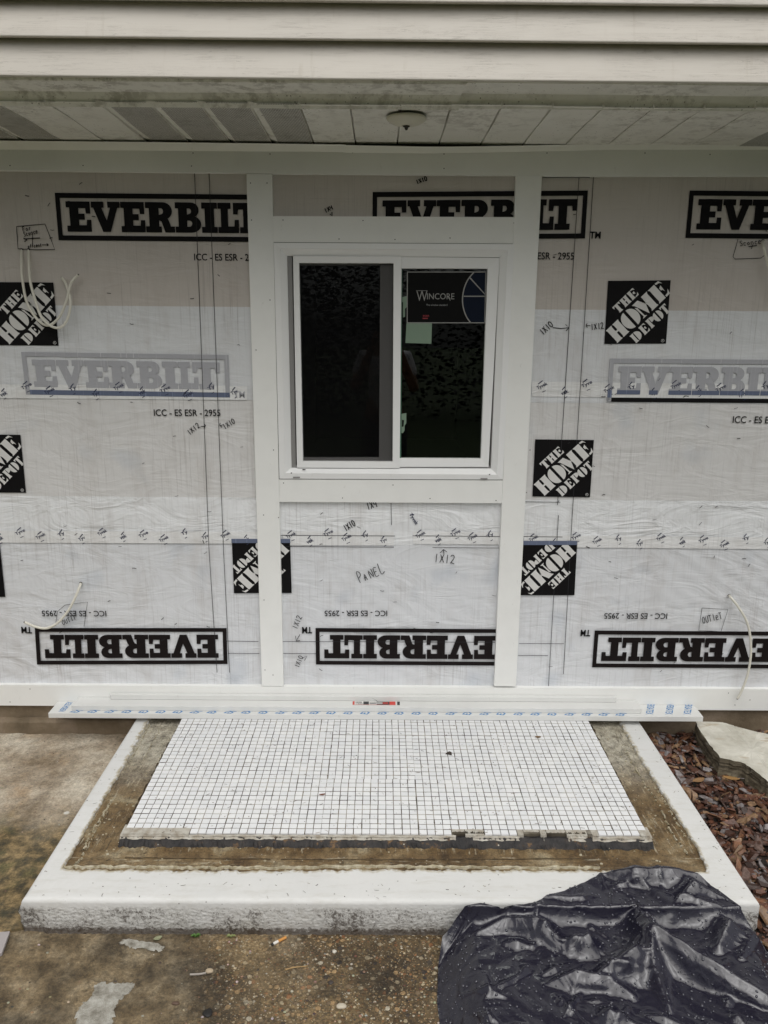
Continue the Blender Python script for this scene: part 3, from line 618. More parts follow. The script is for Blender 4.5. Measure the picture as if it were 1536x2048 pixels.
emb_at(W_(106.6, 565)); emb_at(W_(40.8, 869.5)); emb_at(W_(-1, 1085), flip=True)
emblem(W_(1070.4, 878.6), W_(1187.8, 880), W_(1180, 994.3), W_(1064.7, 992.8))
emblem(W_(463.4, 1078), W_(580, 1078.5), W_(583.3, 1186), W_(468, 1186.3), True)
emblem(W_(1046, 1082), W_(1154.5, 1082.5), W_(1149, 1190.5), W_(1040.5, 1190.5), True)
for x0, x1, y in ((462.6, 580.4, 1078), (1045, 1154, 1082)):                    # strip of the emblem dimmed by the tape over it
    mb = MB(); mb.poly([P(x0, y-.3, PY-.0016), P(x1, y-.3, PY-.0016), P(x1+.4, y+8, PY-.0016), P(x0+.4, y+8, PY-.0016)]); mb.build('print_border', MT['ink_taped'], wall)
# ---------------------------------------------------------------- seam tape with its small repeating word
def tape(x0, y0, x1, y1, hpx, word, n, sz):
    y = YW-.0058; mb = MB()
    a, b = P(x0, y0, y), P(x1, y1, y); c, d = P(x1, y1+hpx, y), P(x0, y0+hpx, y); mb.poly([a, b, c, d]); t = mb.build('seam_tape', MT['tape'], wall)
    mb = MB()
    for i in range(n):
        s = word[i % len(word)]; fx = (i+.5)/n; px = x0+(x1-x0)*fx; py = y0+(y1-y0)*fx+hpx*([.45, .82, .30, .62][i % 4])
        L = sz*(.9 if len(s) > 3 else .6); text_px(mb, s, (px-L*.45, py+L*.2), (px+L*.45, py-L*.25), sz*.36, y-.0012, .02)
        stroke(mb, [(px-L*.45, py-sz*.34), (px-L*.05, py-sz*.62)], .0035, y-.0012)
        stroke(mb, [(px-L*.1, py+sz*.30), (px+L*.22, py+sz*.18)], .0022, y-.0012)
    mb.build('tape_print', MT['ink_blue'], t)
WORDS = ['Tyvek', 'vek', 'Tyve', 'Tyvek', 'Ty', 'Tyv']
tape(-60, 768, 494, 772, 28, WORDS, 12, 24); tape(1064, 763, 1600, 770, 30, WORDS, 12, 25)
tape(-60, 1061, 515, 1063.5, 24, WORDS, 14, 22); tape(566, 1062.5, 788, 1063, 28, WORDS, 6, 23); tape(826, 1062.5, 1000, 1064, 25, WORDS, 5, 23); tape(1048, 1070, 1600, 1075, 24, WORDS, 13, 22)
mb = MB(); text_px(mb, 'Tyvek', (816, 1030), (830, 1052), 9, None, .02); stroke(mb, [(820, 1030), (828, 1029)], .004); mb.build('tape_print', MT['ink_blue'], wall)
# ---------------------------------------------------------------- layout lines and pen notes
mb = MB()
for p, q in [((389,345),(418,1100)),((418,345),(447,1100)),((418,1100),(434,1345)),((447,1100),(459,1345)),((1158,355),(1115,1010)),((1187,354),(1144,1040)),((1117,1030),(1097,1372)),((1145,1020),(1127,1348)),
             ((447,1282),(517,1283)),((456,1306.5),(519,1307)),((565,1283),(990,1284.5)),((565,1307),(635,1307.5)),((1038,1287),(1128,1287.5)),((1036,1311),(1096,1311)),((560,1070.5),(790,1072)),((572,1093),(788,1094.5)),
             ((825,1071.5),(1000,1073)),((865,1095),(998,1096)),((1046,1073),(1125,1074)),((1050,1003.5),(1121,1004.5)),((782,1006),(783,1050)),((1085,355),(1180,355)),((1118,1000),(1117,1005))]:
    k = [(p[0]+(q[0]-p[0])*i/12, p[1]+(q[1]-p[1])*i/12) for i in range(13)]; stroke(mb, k, .0021)
mb.build('layout_lines', MT['pencil'], wall)
def note(name='pen_note'):
    mb = MB(); return mb, (lambda: mb.build(name, MT['marker'], wall))
mb, go = note(); pen(mb, '1X12', (379, 871), (402, 853), 11); pen(mb, '>', (402, 859), (413, 858), 12); go()
mb, go = note(); pen(mb, '<', (442, 857), (451, 854), 12); pen(mb, '1X10', (450, 859), (472, 845), 11); go()
mb, go = note(); pen(mb, '1X10', (1086, 671), (1109, 650), 13); stroke(mb, [(1106, 655), (1122, 657), (1138, 655), (1131, 649)], .0026); stroke(mb, [(1138, 655), (1132, 662)], .0026); go()
mb, go = note(); pen(mb, '<', (1172, 656), (1182, 656), 10); pen(mb, '1X12', (1182, 660), (1209, 657), 12); go()
mb, go = note(); pen(mb, '1X10', (834, 369), (856, 360), 9, .0036); go()
mb, go = note(); pen(mb, '1X4', (651, 426), (668, 418), 9, .0032); stroke(mb, [(664, 424), (664, 432), (660, 428)], .0036); go()
mb, go = note(); pen(mb, '1X10', (692, 1063), (713, 1050), 13, .0034); go()
mb, go = note(); pen(mb, 'PaNEL', (720, 1166), (772, 1144), 22, .0028); go()
mb, go = note(); pen(mb, '1X12', (868, 1124), (910, 1128), 17, .0028); stroke(mb, [(880, 1106), (887, 1099), (894, 1104)], .0026); stroke(mb, [(887, 1099), (888, 1108)], .0026); go()
mb, go = note(); pen(mb, '1X12', (594, 1259), (605, 1233), 11, .0026); stroke(mb, [(600, 1269), (592, 1282), (591, 1272)], .0024); stroke(mb, [(592, 1282), (600, 1281)], .0024); go()
mb, go = note(); pen(mb, '1X10', (598, 1336), (607, 1313), 10, .0024); stroke(mb, [(604, 1316), (614, 1312), (609, 1321)], .0024); go()
mb, go = note(); pen(mb, '1X4', (735, 1020), (757, 1013), 14, .003); go()
mb, go = note(); stroke(mb, [(33,453),(60,450.5),(90,448),(101,476),(109.5,499),(70,499.5),(36,497.5),(34.5,475),(33,453)], .0026)
pen(mb, 'For', (46, 463), (64, 459), 9, .0024); pen(mb, 'Sconce', (48, 473), (77, 466), 9, .0024); stroke(mb, [(48, 478), (64, 476.5), (80, 476)], .0034); stroke(mb, [(65, 466), (65, 488)], .0024); stroke(mb, [(47, 476), (54, 480), (49, 483)], .004)
pen(mb, 'offcent', (56, 496), (84, 493), 7, .0024); pen(mb, '>', (84, 493), (99, 493), 7, .0024); go()
mb, go = note(); stroke(mb, [(1476,478),(1470,500),(1466,513),(1470,518),(1500,517),(1522,516),(1530,510)], .0020); pen(mb, 'Sconce', (1480, 492), (1524, 487), 10, .0022); stroke(mb, [(1497, 493), (1514, 491)], .0030); stroke(mb, [(1505, 489), (1503, 498)], .0022); go()
mb, go = note(); stroke(mb, [(1404,1216),(1456,1219),(1442,1263),(1397.5,1261),(1404,1216)], .0019); pen(mb, 'OUTleT', (1406, 1247), (1446, 1237), 14, .0026); go()
mb, go = note(); stroke(mb, [(115,1223),(130,1210),(175,1204),(168,1253)], .0018); stroke(mb, [(115,1222),(111,1250)], .0016); stroke(mb, [(118,1266),(135,1258)], .0018); pen(mb, 'OUTlT', (126, 1250), (154, 1238), 10, .0024); go()
# staples in the wrap
mb = MB()
for k in range(120):
    x, y = rnd.uniform(0, 1536), rnd.uniform(360, 1360)
    if 490 < x < 1090 and not (565 < x < 990 and 1015 < y < 1360): continue
    a = rnd.gauss(-.25, .5); L = rnd.uniform(2.2, 4.4); stroke(mb, [(x-L*math.cos(a), y-L*math.sin(a)), (x, y+rnd.uniform(-1, 1)), (x+L*math.cos(a), y+L*math.sin(a))], rnd.uniform(.0014, .0028))
kind(mb.build('staples', MT['pencil'], wall), 'stuff')
# ================================================================ white trim boards
def heads(mb, pts):
    for x, y in pts:
        c = P(x, y, -.0016); mb.add([c+Vector((math.cos(a)*.0021, 0, math.sin(a)*.0021)) for a in [k*math.pi/3 for k in range(6)]], [(0,1,2,3,4,5)], 1)
def flat_board(label, quad, yb=YW-.0008, nails=(), yf=0.0, bev=.0012):
    """board drawn by its front corners in the photo (bottom left, bottom right, top right, top left ...)"""
    fr = [P(x, y, yf) for x, y in quad]; mb = MB(); n = len(fr); bk = [Vector((p.x, yb, p.z)) for p in fr]
    mb.poly(fr); mb.poly(bk); mb.add(fr+bk, [(i, (i+1)%n, n+(i+1)%n, n+i) for i in range(n)])
    o = mb.build('trim_board', [MT['pvc'], MT['dark']]); bm = bmesh.new(); bm.from_mesh(o.data); bmesh.ops.remove_doubles(bm, verts=bm.verts, dist=1e-6); bm.to_mesh(o.data); bm.free(); bevel(o, bev, 2)
    if nails:
        mb = MB(); heads(mb, nails); mb.build('nail_heads', [MT['pvc'], MT['dark']], o, fix=False)
    return tag(o, label, 'trim board', 'white trim boards on the wall')
flat_board('long horizontal white frieze board under the soffit, topmost trim board', [(-520, 335), (0,341.2), (492,346.4), (545, 347.8), (1032,351.4), (1085,352.6), (1536,352.4), (2000, 352), (2000, 290), (1536,294), (768,297), (0,292), (-520, 288)],
   bev=.0042, nails=[(20,331),(166,331),(383,332),(386,306),(540,308),(705,305),(888,337),(888,308),(1094,306),(1290,306),(1420,309)])
flat_board('upright white trim board left of the window, from frieze to skirt board', [(523.6,1372.2), (567,1372.6), (544,348.2), (492.6,347.0)], yf=-.0004, nails=[(501,366),(534,366),(503,440),(540,600),(512,700),(547,900),(527,1030),(557,1035),(528,1200),(546,1350),(530,1340)])
flat_board('upright white trim board right of the window, from frieze to skirt board', [(988.2,1372.8), (1032,1373), (1084,352.0), (1032,350.2)], yf=-.0025, nails=[(1040,366),(1077,362),(1036,640),(1068,637),(1060,900),(1020,935),(1053,985),(1012,1000),(1040,1100),(1005,1250)])
flat_board('short horizontal white trim board above the window', [(546.0,484.2), (1029.6,487.2), (1031.8,434.2), (544.6,432.0)], nails=[(566,440),(726,441),(678,478),(790,479),(1028,446),(900,476)])
flat_board('short horizontal white trim board below the window', [(558.8,1003.8), (1004.8,1006.4), (1006.2,960.6), (557.9,958.8)], nails=[(567,966),(685,996),(786,970),(860,997),(992,1001)])
sk = flat_board('long white skirt board at the bottom of the wall, above the foundation', [(-520, 1405), (0,1411.0), (768,1416), (1536,1421.0), (2000, 1424), (2000, 1381), (1536,1378.6), (768,1374.5), (0,1370.0), (-520, 1367)],
   nails=[(20,1404),(60,1378),(1457,1386),(1470,1410),(1500,1400)])
# ================================================================ window
win = thing('sliding_window', 'white vinyl sliding window with dark glass between trim boards', 'window', (.04, .03, .93))
def ring(name, outer, inner, yo, yi, yb, mt=None, parent=win, bev=.0008, outer_back=None):
    """mitred frame: front slopes from the outer edge at depth yo to the inner edge at depth yi"""
    O = [P(x, y, yo) for x, y in outer]; I = [P(x, y, yi) for x, y in inner]; OB = [Vector((p.x, yb, p.z)) for p in O]; IB = [Vector((p.x, yb, p.z)) for p in I]
    mb = MB(); n = 4; mb.add(O+I+IB+OB, [(i, (i+1)%n, n+(i+1)%n, n+i) for i in range(n)]+[(n+i, n+(i+1)%n, 2*n+(i+1)%n, 2*n+i) for i in range(n)]+[(2*n+i, 2*n+(i+1)%n, 3*n+(i+1)%n, 3*n+i) for i in range(n)]+[(3*n+i, 3*n+(i+1)%n, (i+1)%n, i) for i in range(n)])
    o = mb.build(name, mt or MT['vinyl_window'], parent); bevel(o, bev, 2); return o
# dark caulk gap round the frame
ring('gap', [(545.6,483.2),(1030.2,486.2),(1007.4,961.6),(557.2,959.6)], [(549,487),(1026,490),(1004,957),(560,955)], .004, .004, .03, MT['rubber'])
ring('outer_frame', [(547.2,485.2),(1028.4,488.0),(1005.6,959.4),(558.8,957.6)], [(560,497),(1015,500),(994,949),(570.5,946)], -.003, -.006, .03)
ring('inner_frame', [(560,497),(1015,500),(994,949),(570.5,946)], [(574,511.5),(999.5,514.5),(982,937.5),(583,936)], -.005, .012, .06)
# side pocket on the left, right sash, left sash with its screen
ring('track', [(573.5,511),(1000,514),(982.5,938),(582.5,937)], [(584,514),(997,517),(980,932),(592,931)], .020, .022, .08, MT['screen_bar'])
ring('sash', [(800,513.6),(999.2,515.6),(977.2,934),(797,934)], [(803.2,536.6),(975.4,537.2),(962,918),(799.6,917.2)], .016, .019, .05)
ring('sash', [(586,512),(802.4,513.0),(799.4,936.4),(594,935.6)], [(598,525.8),(787.2,526.4),(785.2,923.4),(606,922.6)], .006, .008, .034)
mb = MB(); a = [P(598,525,.020), P(788,526,.020), P(786,924,.020), P(606,923,.020)]; mb.poly(a); mb.build('insect_screen', MT['mesh'], win)
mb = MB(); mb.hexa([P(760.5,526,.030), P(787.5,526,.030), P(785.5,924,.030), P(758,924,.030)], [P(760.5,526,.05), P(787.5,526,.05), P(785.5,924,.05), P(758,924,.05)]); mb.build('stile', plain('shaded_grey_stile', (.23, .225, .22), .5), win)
mb = MB(); mb.hexa([P(606,914.5,.030), P(759,914.5,.030), P(758.5,924,.030), P(606,924,.030)], [P(606,914.5,.05), P(759,914.5,.05), P(758.5,924,.05), P(606,924,.05)]); mb.hexa([P(598,526,.030), P(760,526,.030), P(760,531,.030), P(598,531,.030)], [P(598,526,.05), P(760,526,.05), P(760,531,.05), P(598,531,.05)]); mb.build('rail', MT['screen_bar'], win)
def pane(q, y):
    a = [P(x, z, y) for x, z in q]; mb = MB(); mb.poly(a); return mb.build('pane', MT['glass'], win)
pR = pane([(801,535),(977,536),(964,920),(798,919)], .036); pane([(596,524),(765,525),(762,924),(604,924)], .044)
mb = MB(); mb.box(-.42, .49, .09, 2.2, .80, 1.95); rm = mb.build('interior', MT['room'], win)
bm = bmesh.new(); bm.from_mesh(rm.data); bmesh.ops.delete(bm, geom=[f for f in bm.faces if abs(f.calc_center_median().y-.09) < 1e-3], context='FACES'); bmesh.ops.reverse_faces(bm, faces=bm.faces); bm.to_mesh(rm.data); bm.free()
# weep slots and screw holes in the bottom rail
mb = MB()
for q, mi in (([(586,955),(600,955),(600,957.4),(586,957.4)], 0), ([(961,957.6),(975,957.8),(975,960),(961,959.8)], 0), ([(605,938),(611,938.2),(611,940.6),(605,940.4)], 1), ([(581.5,945),(584,945),(584,947),(581.5,947)], 1), ([(978,948),(980.4,948),(980.4,950),(978,950)], 1)):
    mb.poly([P(x, y-1.5 if mi == 0 else y, -.0070) for x, y in q], mi=mi)
mb.build('weep_hole', [MT['screen_bar'], MT['dark']], win)
# stickers on the right pane
MT['st_black'] = plain('sticker_black', (.004, .004, .004), .5, Specular_IOR_Level=.1); MT['st_grey'] = plain('sticker_grey', (.30, .31, .31), .5); MT['st_navy'] = plain('sticker_navy', (.005, .009, .021), .5, Specular_IOR_Level=.1)
MT['st_green'] = plain('sticker_green', (.19, .27, .20), .6); MT['st_red'] = plain('sticker_red', (.22, .012, .02), .5); MT['st_pale'] = plain('sticker_lettering', (.27, .27, .26), .5)
SY = .0352
def zc(cx, cy): return (780+cx*.16276, 500+cy*.16276)          # point of the enlarged sticker view -> photo
def flat(mb, pts, y, mi=0): mb.poly([P(*zc(*p), y) for p in pts], mi=mi)
mb = MB(); flat(mb, [(208, 265), (1182, 265), (1168, 900), (205, 900)], SY); st = mb.build('sticker', MT['st_black'], pR)
mb = MB(); y = SY-.0004; c0 = (1290, 600); R0 = 405
for q in ([(208,265),(1182,265),(1182,276),(208,276)], [(206,889),(1168,889),(1168,900),(206,900)], [(208,265),(219,265),(217,900),(205,900)], [(1172,265),(1182,265),(1168,900),(1158,900)], [(905,562),(1165,562),(1165,575),(905,575)], [(975,345),(988,335),(1170,540),(1170,555)]): flat(mb, q, y, 0)
A = [(1030, 275), (960, 360), (915, 460), (893, 570), (893, 660), (912, 750), (945, 830), (990, 892)]; A = [(v.x, v.y) for v in smoothcurve([(a_, b_, 0) for a_, b_ in A], 4)]
stroke(mb, [zc(*p) for p in A], .0042, y)
flat(mb, [p for p in A if 276 <= p[1] <= 889]+[(1160, 889), (1172, 276)], SY-.0002, 1)
text_px(mb, 'W', zc(325, 628), zc(458, 628), 20, y, -.004); text_px(mb, 'INCORE', zc(455, 606), zc(790, 606), 12, y, .0)
stroke(mb, [zc(320, 500), zc(460, 500)], .0014, y); stroke(mb, [zc(700, 560), zc(742, 622)], .0018, y)
mb.i = [i if i else 0 for i in mb.i]; mb.build('sticker_print', [MT['st_pale'], MT['st_navy']], st)
mb = MB(); text_px(mb, 'The window standard', zc(445, 686), zc(705, 686), 3.6, y); mb.build('sticker_print', MT['st_grey'], st)
mb = MB(); text_px(mb, 'scan', zc(405, 820), zc(480, 820), 3.5, y, .03); mb.poly([P(*zc(400, 832), y), P(*zc(465, 832), y), P(*zc(465, 848), y), P(*zc(400, 848), y)]); mb.build('sticker_print', MT['st_red'], st)
mb = MB(); flat(mb, [(202, 901), (516, 901), (508, 1152), (190, 1142)], SY); mb.build('green_label', MT['st_green'], pR)
mb = MB(); flat(mb, [(150, 580), (208, 565), (208, 700), (185, 720), (185, 820), (160, 830), (160, 640), (150, 640)], SY); q = lambda x, yy: P(520+x*.3776, 700+yy*.3776, SY)
mb.poly([q(749,338),(q(775,334)),q(775,388),q(766,400),q(766,425),q(757,440),q(749,440)], [[q(752,370),q(752,408),q(760,405),q(763,372)]]); mb.build('green_label', MT['st_green'], pR)
# green edge seal down the left side of the right pane
mb = MB(); mb.poly([P(801,536,SY+.0002), P(804.5,536,SY+.0002), P(802.2,918,SY+.0002), P(798.8,918,SY+.0002)]); mb.build('glazing_seal', plain('green_seal', (.06, .15, .10), .4), pR)
# ================================================================ overhang: siding, soffit
oh = thing('siding_overhang', 'beige vinyl sided overhang with a stained white soffit above the wall', 'overhang', (0, -.65, 2.15))
YS, SZ = -.645, 2.132
def tilt(x): return .0045*x*-.0                        # the house is level; the camera is what leans
def course(zb, zt, yb=YS):
    """one clapboard: face leaning back upward, rolled drip edge, return lip underneath"""
    prof = [(yb+.050, zb+.012), (yb+.030, zb+.006), (yb+.003, zb-.0005), (yb-.0005, zb+.0015), (yb, zb+.005), (yb+.008, zb+.03), (yb+.022, zt-.014), (yb+.030, zt+.004), (yb+.036, zt+.012)]
    mb = MB(); nx = 60; n = len(prof)
    for i in range(nx+1):
        x = -2.6+5.2*i/nx; e = .0012*math.sin(x*3.1+zb*40)+.0006*math.sin(x*11+zb*90)
        for k, (y, z) in enumerate(prof): mb.v.append(Vector((x, y+(e if k < 5 else e*.4), z+.4*e)))
    for i in range(nx):
        for j in range(n-1): mb.f.append((i*n+j, i*n+j+1, (i+1)*n+j+1, (i+1)*n+j)); mb.i.append(0)
    return mb.build('siding_course', MT['siding'], oh, smooth=True)
zc0 = P(768, 159.5, YS).z; zc1 = P(768, 80.5, YS).z; zc2 = P(768, 3.5, YS).z; dz = zc1-zc0
for a, b in ((zc0, zc1), (zc1, zc2), (zc2, zc2+dz), (zc2+dz, zc2+2*dz)): course(a, b)
mb = MB(); mb.box(-2.6, 2.6, YS+.05, YS+.20, SZ+.075, 3.2); mb.box(-2.6, 2.6, YS+.20, .6, SZ+.05, 3.2); mb.build('framing', MT['osb'], oh)
# fascia trim behind the siding edge and its level channel under the soffit ends, two lengths that lap near the middle
def channel(x0, x1, dz, mt, bow=0):
    yf, ym, yb = -.612, F(768, 184, SZ+.030).y, F(768, 212, SZ).y
    mb = MB(); nx = 24; prof = [(yf-.012, SZ+.080), (yf, SZ+.036), (yf+.003, SZ+.032), (ym, SZ+.030), (ym+.003, SZ+.026), (yb, SZ-.003), (yb, SZ+.010)]
    n = len(prof)
    for i in range(nx+1):
        x = x0+(x1-x0)*i/nx; e = .0016*math.sin(x*4.1+dz*300)
        for k, (y, z) in enumerate(prof):
            xx = x+(bow*math.sin((k-1)/4*math.pi/2) if i == nx else 0); mb.v.append(Vector((xx, y+e, z-dz+e*.5)))
    for i in range(nx):
        for j in range(n-1): mb.f.append((i*n+j, i*n+j+1, (i+1)*n+j+1, (i+1)*n+j)); mb.i.append(0)
    return mb.build('soffit_trim', mt, oh, smooth=False)
xj = F(940, 175, SZ).x; ch = channel(-2.6, xj, .0065, MT['soffit_dirty'], -.012); channel(xj-.03, 2.6, .002, MT['soffit'])
for x, y in ((62, 197), (360, 194), (590, 192), (828, 194), (524, 202), (1158, 198), (1392, 202)):
    c = F(x, y, SZ+.013); c.z = SZ+.030-.033*(c.y-F(768, 184, SZ+.030).y)/(F(768, 212, SZ).y-F(768, 184, SZ+.030).y)-.007; mb = MB(); mb.add([c+Vector((math.cos(k*math.pi/4)*.0030, math.sin(k*math.pi/4)*.0030, 0)) for k in range(8)], [tuple(range(8))]); mb.build('screw_head', MT['dark'], oh, fix=False)
# soffit panels: 14.4 cm strips with a groove between, some of them vented
PW = .1444; yb0, yb1 = F(768, 211, SZ).y, .002
for k in range(-13, 11):
    xa = .05+PW*k; xb = xa+PW; px = 794+(xa-.05)/PW*84
    vent = (k in (-6, -5, -4, -3)) or k in (-9, -10) or k >= 8
    z = SZ+rnd.uniform(-.0006, .0006); g = .024 if vent else .0042; mb = MB()
    prof = [(xa-.001, z+.013), (xa+.002, z+(.006 if vent else .012)), (xa+g, z), (xb-.0012, z), (xb-.0004, z+.013)]
    nn = 6
    for j in range(nn+1):
        y = yb0-.01+(yb1-yb0+.01)*j/nn; s_ = .0016*math.sin(j*1.3+k)
        for q, (x, zz) in enumerate(prof): mb.v.append(Vector((x, y, zz+(s_ if 1 < q < 4 else 0))))
    for j in range(nn):
        for q in range(4): mb.f.append((j*5+q, j*5+q+1, (j+1)*5+q+1, (j+1)*5+q)); mb.i.append(1 if vent and q == 2 else 0)
    mb.build('soffit_panel', [MT['soffit'], MT['soffit_vent']], oh)
# wavy white cap between frieze and soffit, two lengths lapped near the middle
def cap(x0, x1, pts, dy):
    mb = MB(); nx = 40; xs = [p[0] for p in pts]; top = [p[1] for p in pts]; bot = [p[2] for p in pts]
    for i in range(nx+1):
        x = x0+(x1-x0)*i/nx; a = P(x, float(np.interp(x, xs, top)), -.030-dy); b = P(x, float(np.interp(x, xs, bot)), -.0035-dy)
        mb.v += [Vector((a.x, .004, a.z+.002)), a, b, Vector((b.x, .004, b.z+.001))]
    for i in range(nx):
        for j in range(3): mb.f.append((i*4+j, i*4+j+1, (i+1)*4+j+1, (i+1)*4+j)); mb.i.append(0)
    return mb.build('cap_strip', MT['pvc_cap'], oh, smooth=False)
cap(-400, 692, [(-400, 277, 297), (0, 281.2, 299), (300, 284, 301), (500, 286.5, 302.5), (692, 289, 304)], 0)
cap(688, 1950, [(688, 290, 305), (860, 293.5, 306.5), (960, 292.5, 305), (1080, 290.5, 302.5), (1200, 288, 299.5), (1340, 287, 299), (1536, 286.5, 299), (1950, 286, 298)], .003)
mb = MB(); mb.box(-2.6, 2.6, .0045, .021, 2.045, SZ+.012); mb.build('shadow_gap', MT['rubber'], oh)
# ---------------------------------------------------------------- round soffit light
lc = F(813, 231, SZ); lt = thing('soffit_light', 'small round white dome light with dark finial under the soffit', 'light', (lc.x, lc.y, SZ))
def lathe(prof, c, n=40):
    mb = MB(); m_ = len(prof)
    for i in range(n):
        a = 2*math.pi*i/n
        for r, z in prof: mb.v.append(Vector((c[0]+r*math.cos(a), c[1]+r*math.sin(a), c[2]+z)))
    for i in range(n):
        for j in range(m_-1): mb.f.append((i*m_+j, i*m_+j+1, ((i+1)%n)*m_+j+1, ((i+1)%n)*m_+j)); mb.i.append(0)
    return mb
lathe([(.0001, -.001), (.05, -.001), (.052, -.008), (.0001, -.010)], lc).build('base', MT['dark'], lt, smooth=False)
lathe([(.0595, -.006), (.0605, -.009), (.058, -.013), (.050, -.019), (.038, -.0245), (.022, -.028), (.0001, -.029)], lc).build('dome', plain('cream_dome', (.62, .60, .50), .4), lt, smooth=True)
lathe([(.0001, -.028), (.010, -.029), (.011, -.031), (.006, -.033), (.005, -.037), (.0035, -.040), (.0001, -.041)], lc, 16).build('finial', MT['dark'], lt, smooth=True)
mb = MB(); b = F(799, 219, SZ); mb.poly([b+Vector((-.008, -.03, -.002)), b+Vector((.009, -.03, -.002)), b+Vector((.004, .012, -.0015)), b+Vector((-.003, .012, -.0015))]); mb.build('cut_hole', MT['rubber'], lt)
# ================================================================ loose boards lying on the step against the skirt
def loose(label, fl, fr, bl, br, z, t):
    A, B, Cc, D = F(*fl, z), F(*fr, z), F(*br, z+t), F(*bl, z+t)
    yb = min(-.0035, (Cc.y+D.y)/2); Cc.y = D.y = yb
    A.y = B.y = min((A.y+B.y)/2, yb-.02)
    lo = [Vector((p.x, p.y, z)) for p in (A, B, Cc, D)]; hi = [Vector((p.x, p.y, z+t)) for p in (A, B, Cc, D)]
    mb = MB(); mb.add(lo+hi, [(3,2,1,0), (4,5,6,7), (0,1,5,4), (1,2,6,5), (2,3,7,6), (3,0,4,7)]); o = mb.build('loose_board', MT['board']); bevel(o, .0012, 2)
    tag(o, label, 'loose board', 'loose white boards stacked on the step'); return o, A, B, Cc, D
b1, A1, B1, C1, D1 = loose('widest and lowest loose white board with blue lettering, lying on the tiled step', (96, 1437.3), (1404.6, 1442), (115.5, 1403.5), (1387, 1408.5), .0015, .021)
b2, A2, B2, C2, D2 = loose('middle loose white board with a red and black sticker, on the lettered board', (144.5, 1418.8), (1283.5, 1428.5), (160, 1391.5), (1272, 1400.5), .0235, .019)
b3, A3, B3, C3, D3 = loose('narrow topmost loose white board against the skirt board', (223.5, 1396.0), (1233, 1405), (225, 1378.2), (1229, 1387), .0435, .019)
zt = .0015+.021+.0004
def word(s, o_, e, w_, bold=.012):                     # one printed blue word on the lowest board
    mb = MB(); text_box(mb, s, o_, e, w_, bold); mb.build('printed_word', MT['ink_board'], b1, fix=False)
o_ = F(128, 1424, zt); word('VERSATEX', o_, F(146, 1404.5, zt)-o_, Vector((-.024, .004, 0)))
x = A1.x+.11
while x < B1.x-.30:
    L = .020+.016*rnd.random(); word('EX', Vector((x, A1.y+.003, zt)), Vector((.022, L*.9, 0)), Vector((-.030, .006, 0)), .02); x += .0675
for cx in (1302, 1341, 1377.5):                        # words across the bare right end, read from the wall side
    a_ = F(cx-7, 1408.5, zt); e = F(cx-11, 1428.5, zt)-a_; word('ERSATEX' if cx != 1341 else 'VERSATEX', a_, e, Vector((.030, 0, 0)))
# sticker on the middle board
zt2 = .0235+.019+.0004; s0, s1 = F(705, 1409.6, zt2), F(791, 1410.2, zt2); dx = s1-s0; dyv = Vector((0, .030, 0))
MT['lab_white'] = plain('label_white', (.72, .71, .69), .4); MT['lab_red'] = plain('label_red', (.62, .05, .035), .4); MT['lab_black'] = plain('label_black', (.02, .02, .022), .4)
mb = MB()
def lab(a, b, c, d, mi, dz=0.): mb.add([s0+dx*a+dyv*c+Vector((0,0,dz)), s0+dx*b+dyv*c+Vector((0,0,dz)), s0+dx*b+dyv*d+Vector((0,0,dz)), s0+dx*a+dyv*d+Vector((0,0,dz))], [(0,1,2,3)], mi)
lab(0, .94, 0, 1, 0); lab(0, .045, 0, 1, 1, .0003); lab(.86, 1.0, 0, 1, 1, .0003); lab(.045, .86, 0, .06, 1, .0003); lab(1.04, 1.10, 0, 1, 2, .0003)
lab(.25, .38, .1, .95, 2, .0003); lab(.56, .86, .08, .97, 2, .0003)
for k in range(7): lab(.07+.022*k, .08+.022*k+.006*(k % 2), .55, .9, 2, .0003)
for k in range(12): lab(.57+.022*k, .585+.022*k, .3, .75, 1 if k > 5 else 0, .0006)
for k in range(6): lab(.40+.025*k, .415+.025*k, .2, .7, 2, .0003)
text_box(mb, '1403', s0+dx*.08+dyv*.12+Vector((0,0,.0004)), dx*.15, dyv*.3, .01, 2)
st2 = mb.build('label_sticker', [MT['lab_white'], MT['lab_red'], MT['lab_black']], b2, fix=False)
mb = MB(); p0 = s0+dx*.58+dyv*.95; mb.add([p0, p0+Vector((-.004, .004, .004)), P(740, 1394.5, p0.y-.002), p0+Vector((-.011, .001, .010))], [(0,1,2,3)]); mb.build('peeling_corner', MT['lab_black'], st2, fix=False)
# ================================================================ electric cables out of the wall
def cable(label, pts, r=.0042, hole=None, grp='cable ends hanging from the wall'):
    p3 = smoothcurve([P(x, y, yy) for x, y, yy in pts], 10); o = MB(); o.tube(p3, r, 10); ob = o.build('electric_cable', MT['cable'], smooth=True)
    e = MB(); d = (p3[-1]-p3[-2]).normalized(); e.tube([p3[-1]-d*.001, p3[-1]+d*.004], r*.55, 8); e.build('cable_end', MT['dark'], ob)
    return tag(ob, label, 'cable', grp)
cable('pale cable hanging from the upper left note box, its end curling up right', [(43,500,.019),(43,530,-.006),(45,560,-.012),(54,605,-.016),(76,640,-.020),(98,650.5,-.022),(120,632,-.024),(134,597,-.022),(142,566,-.018),(156,550,-.014)], .0048)
cable('pale cable right of its neighbour in the upper left, looping low over the printed square', [(57,500,.019),(58,530,-.014),(61,565,-.022),(72,605,-.028),(83,634,-.032),(100,651,-.034),(118,655.5,-.034),(132,644,-.030),(140,618,-.026),(140,595,-.020),(131,566,-.006),(124,556,.010)], .0048)
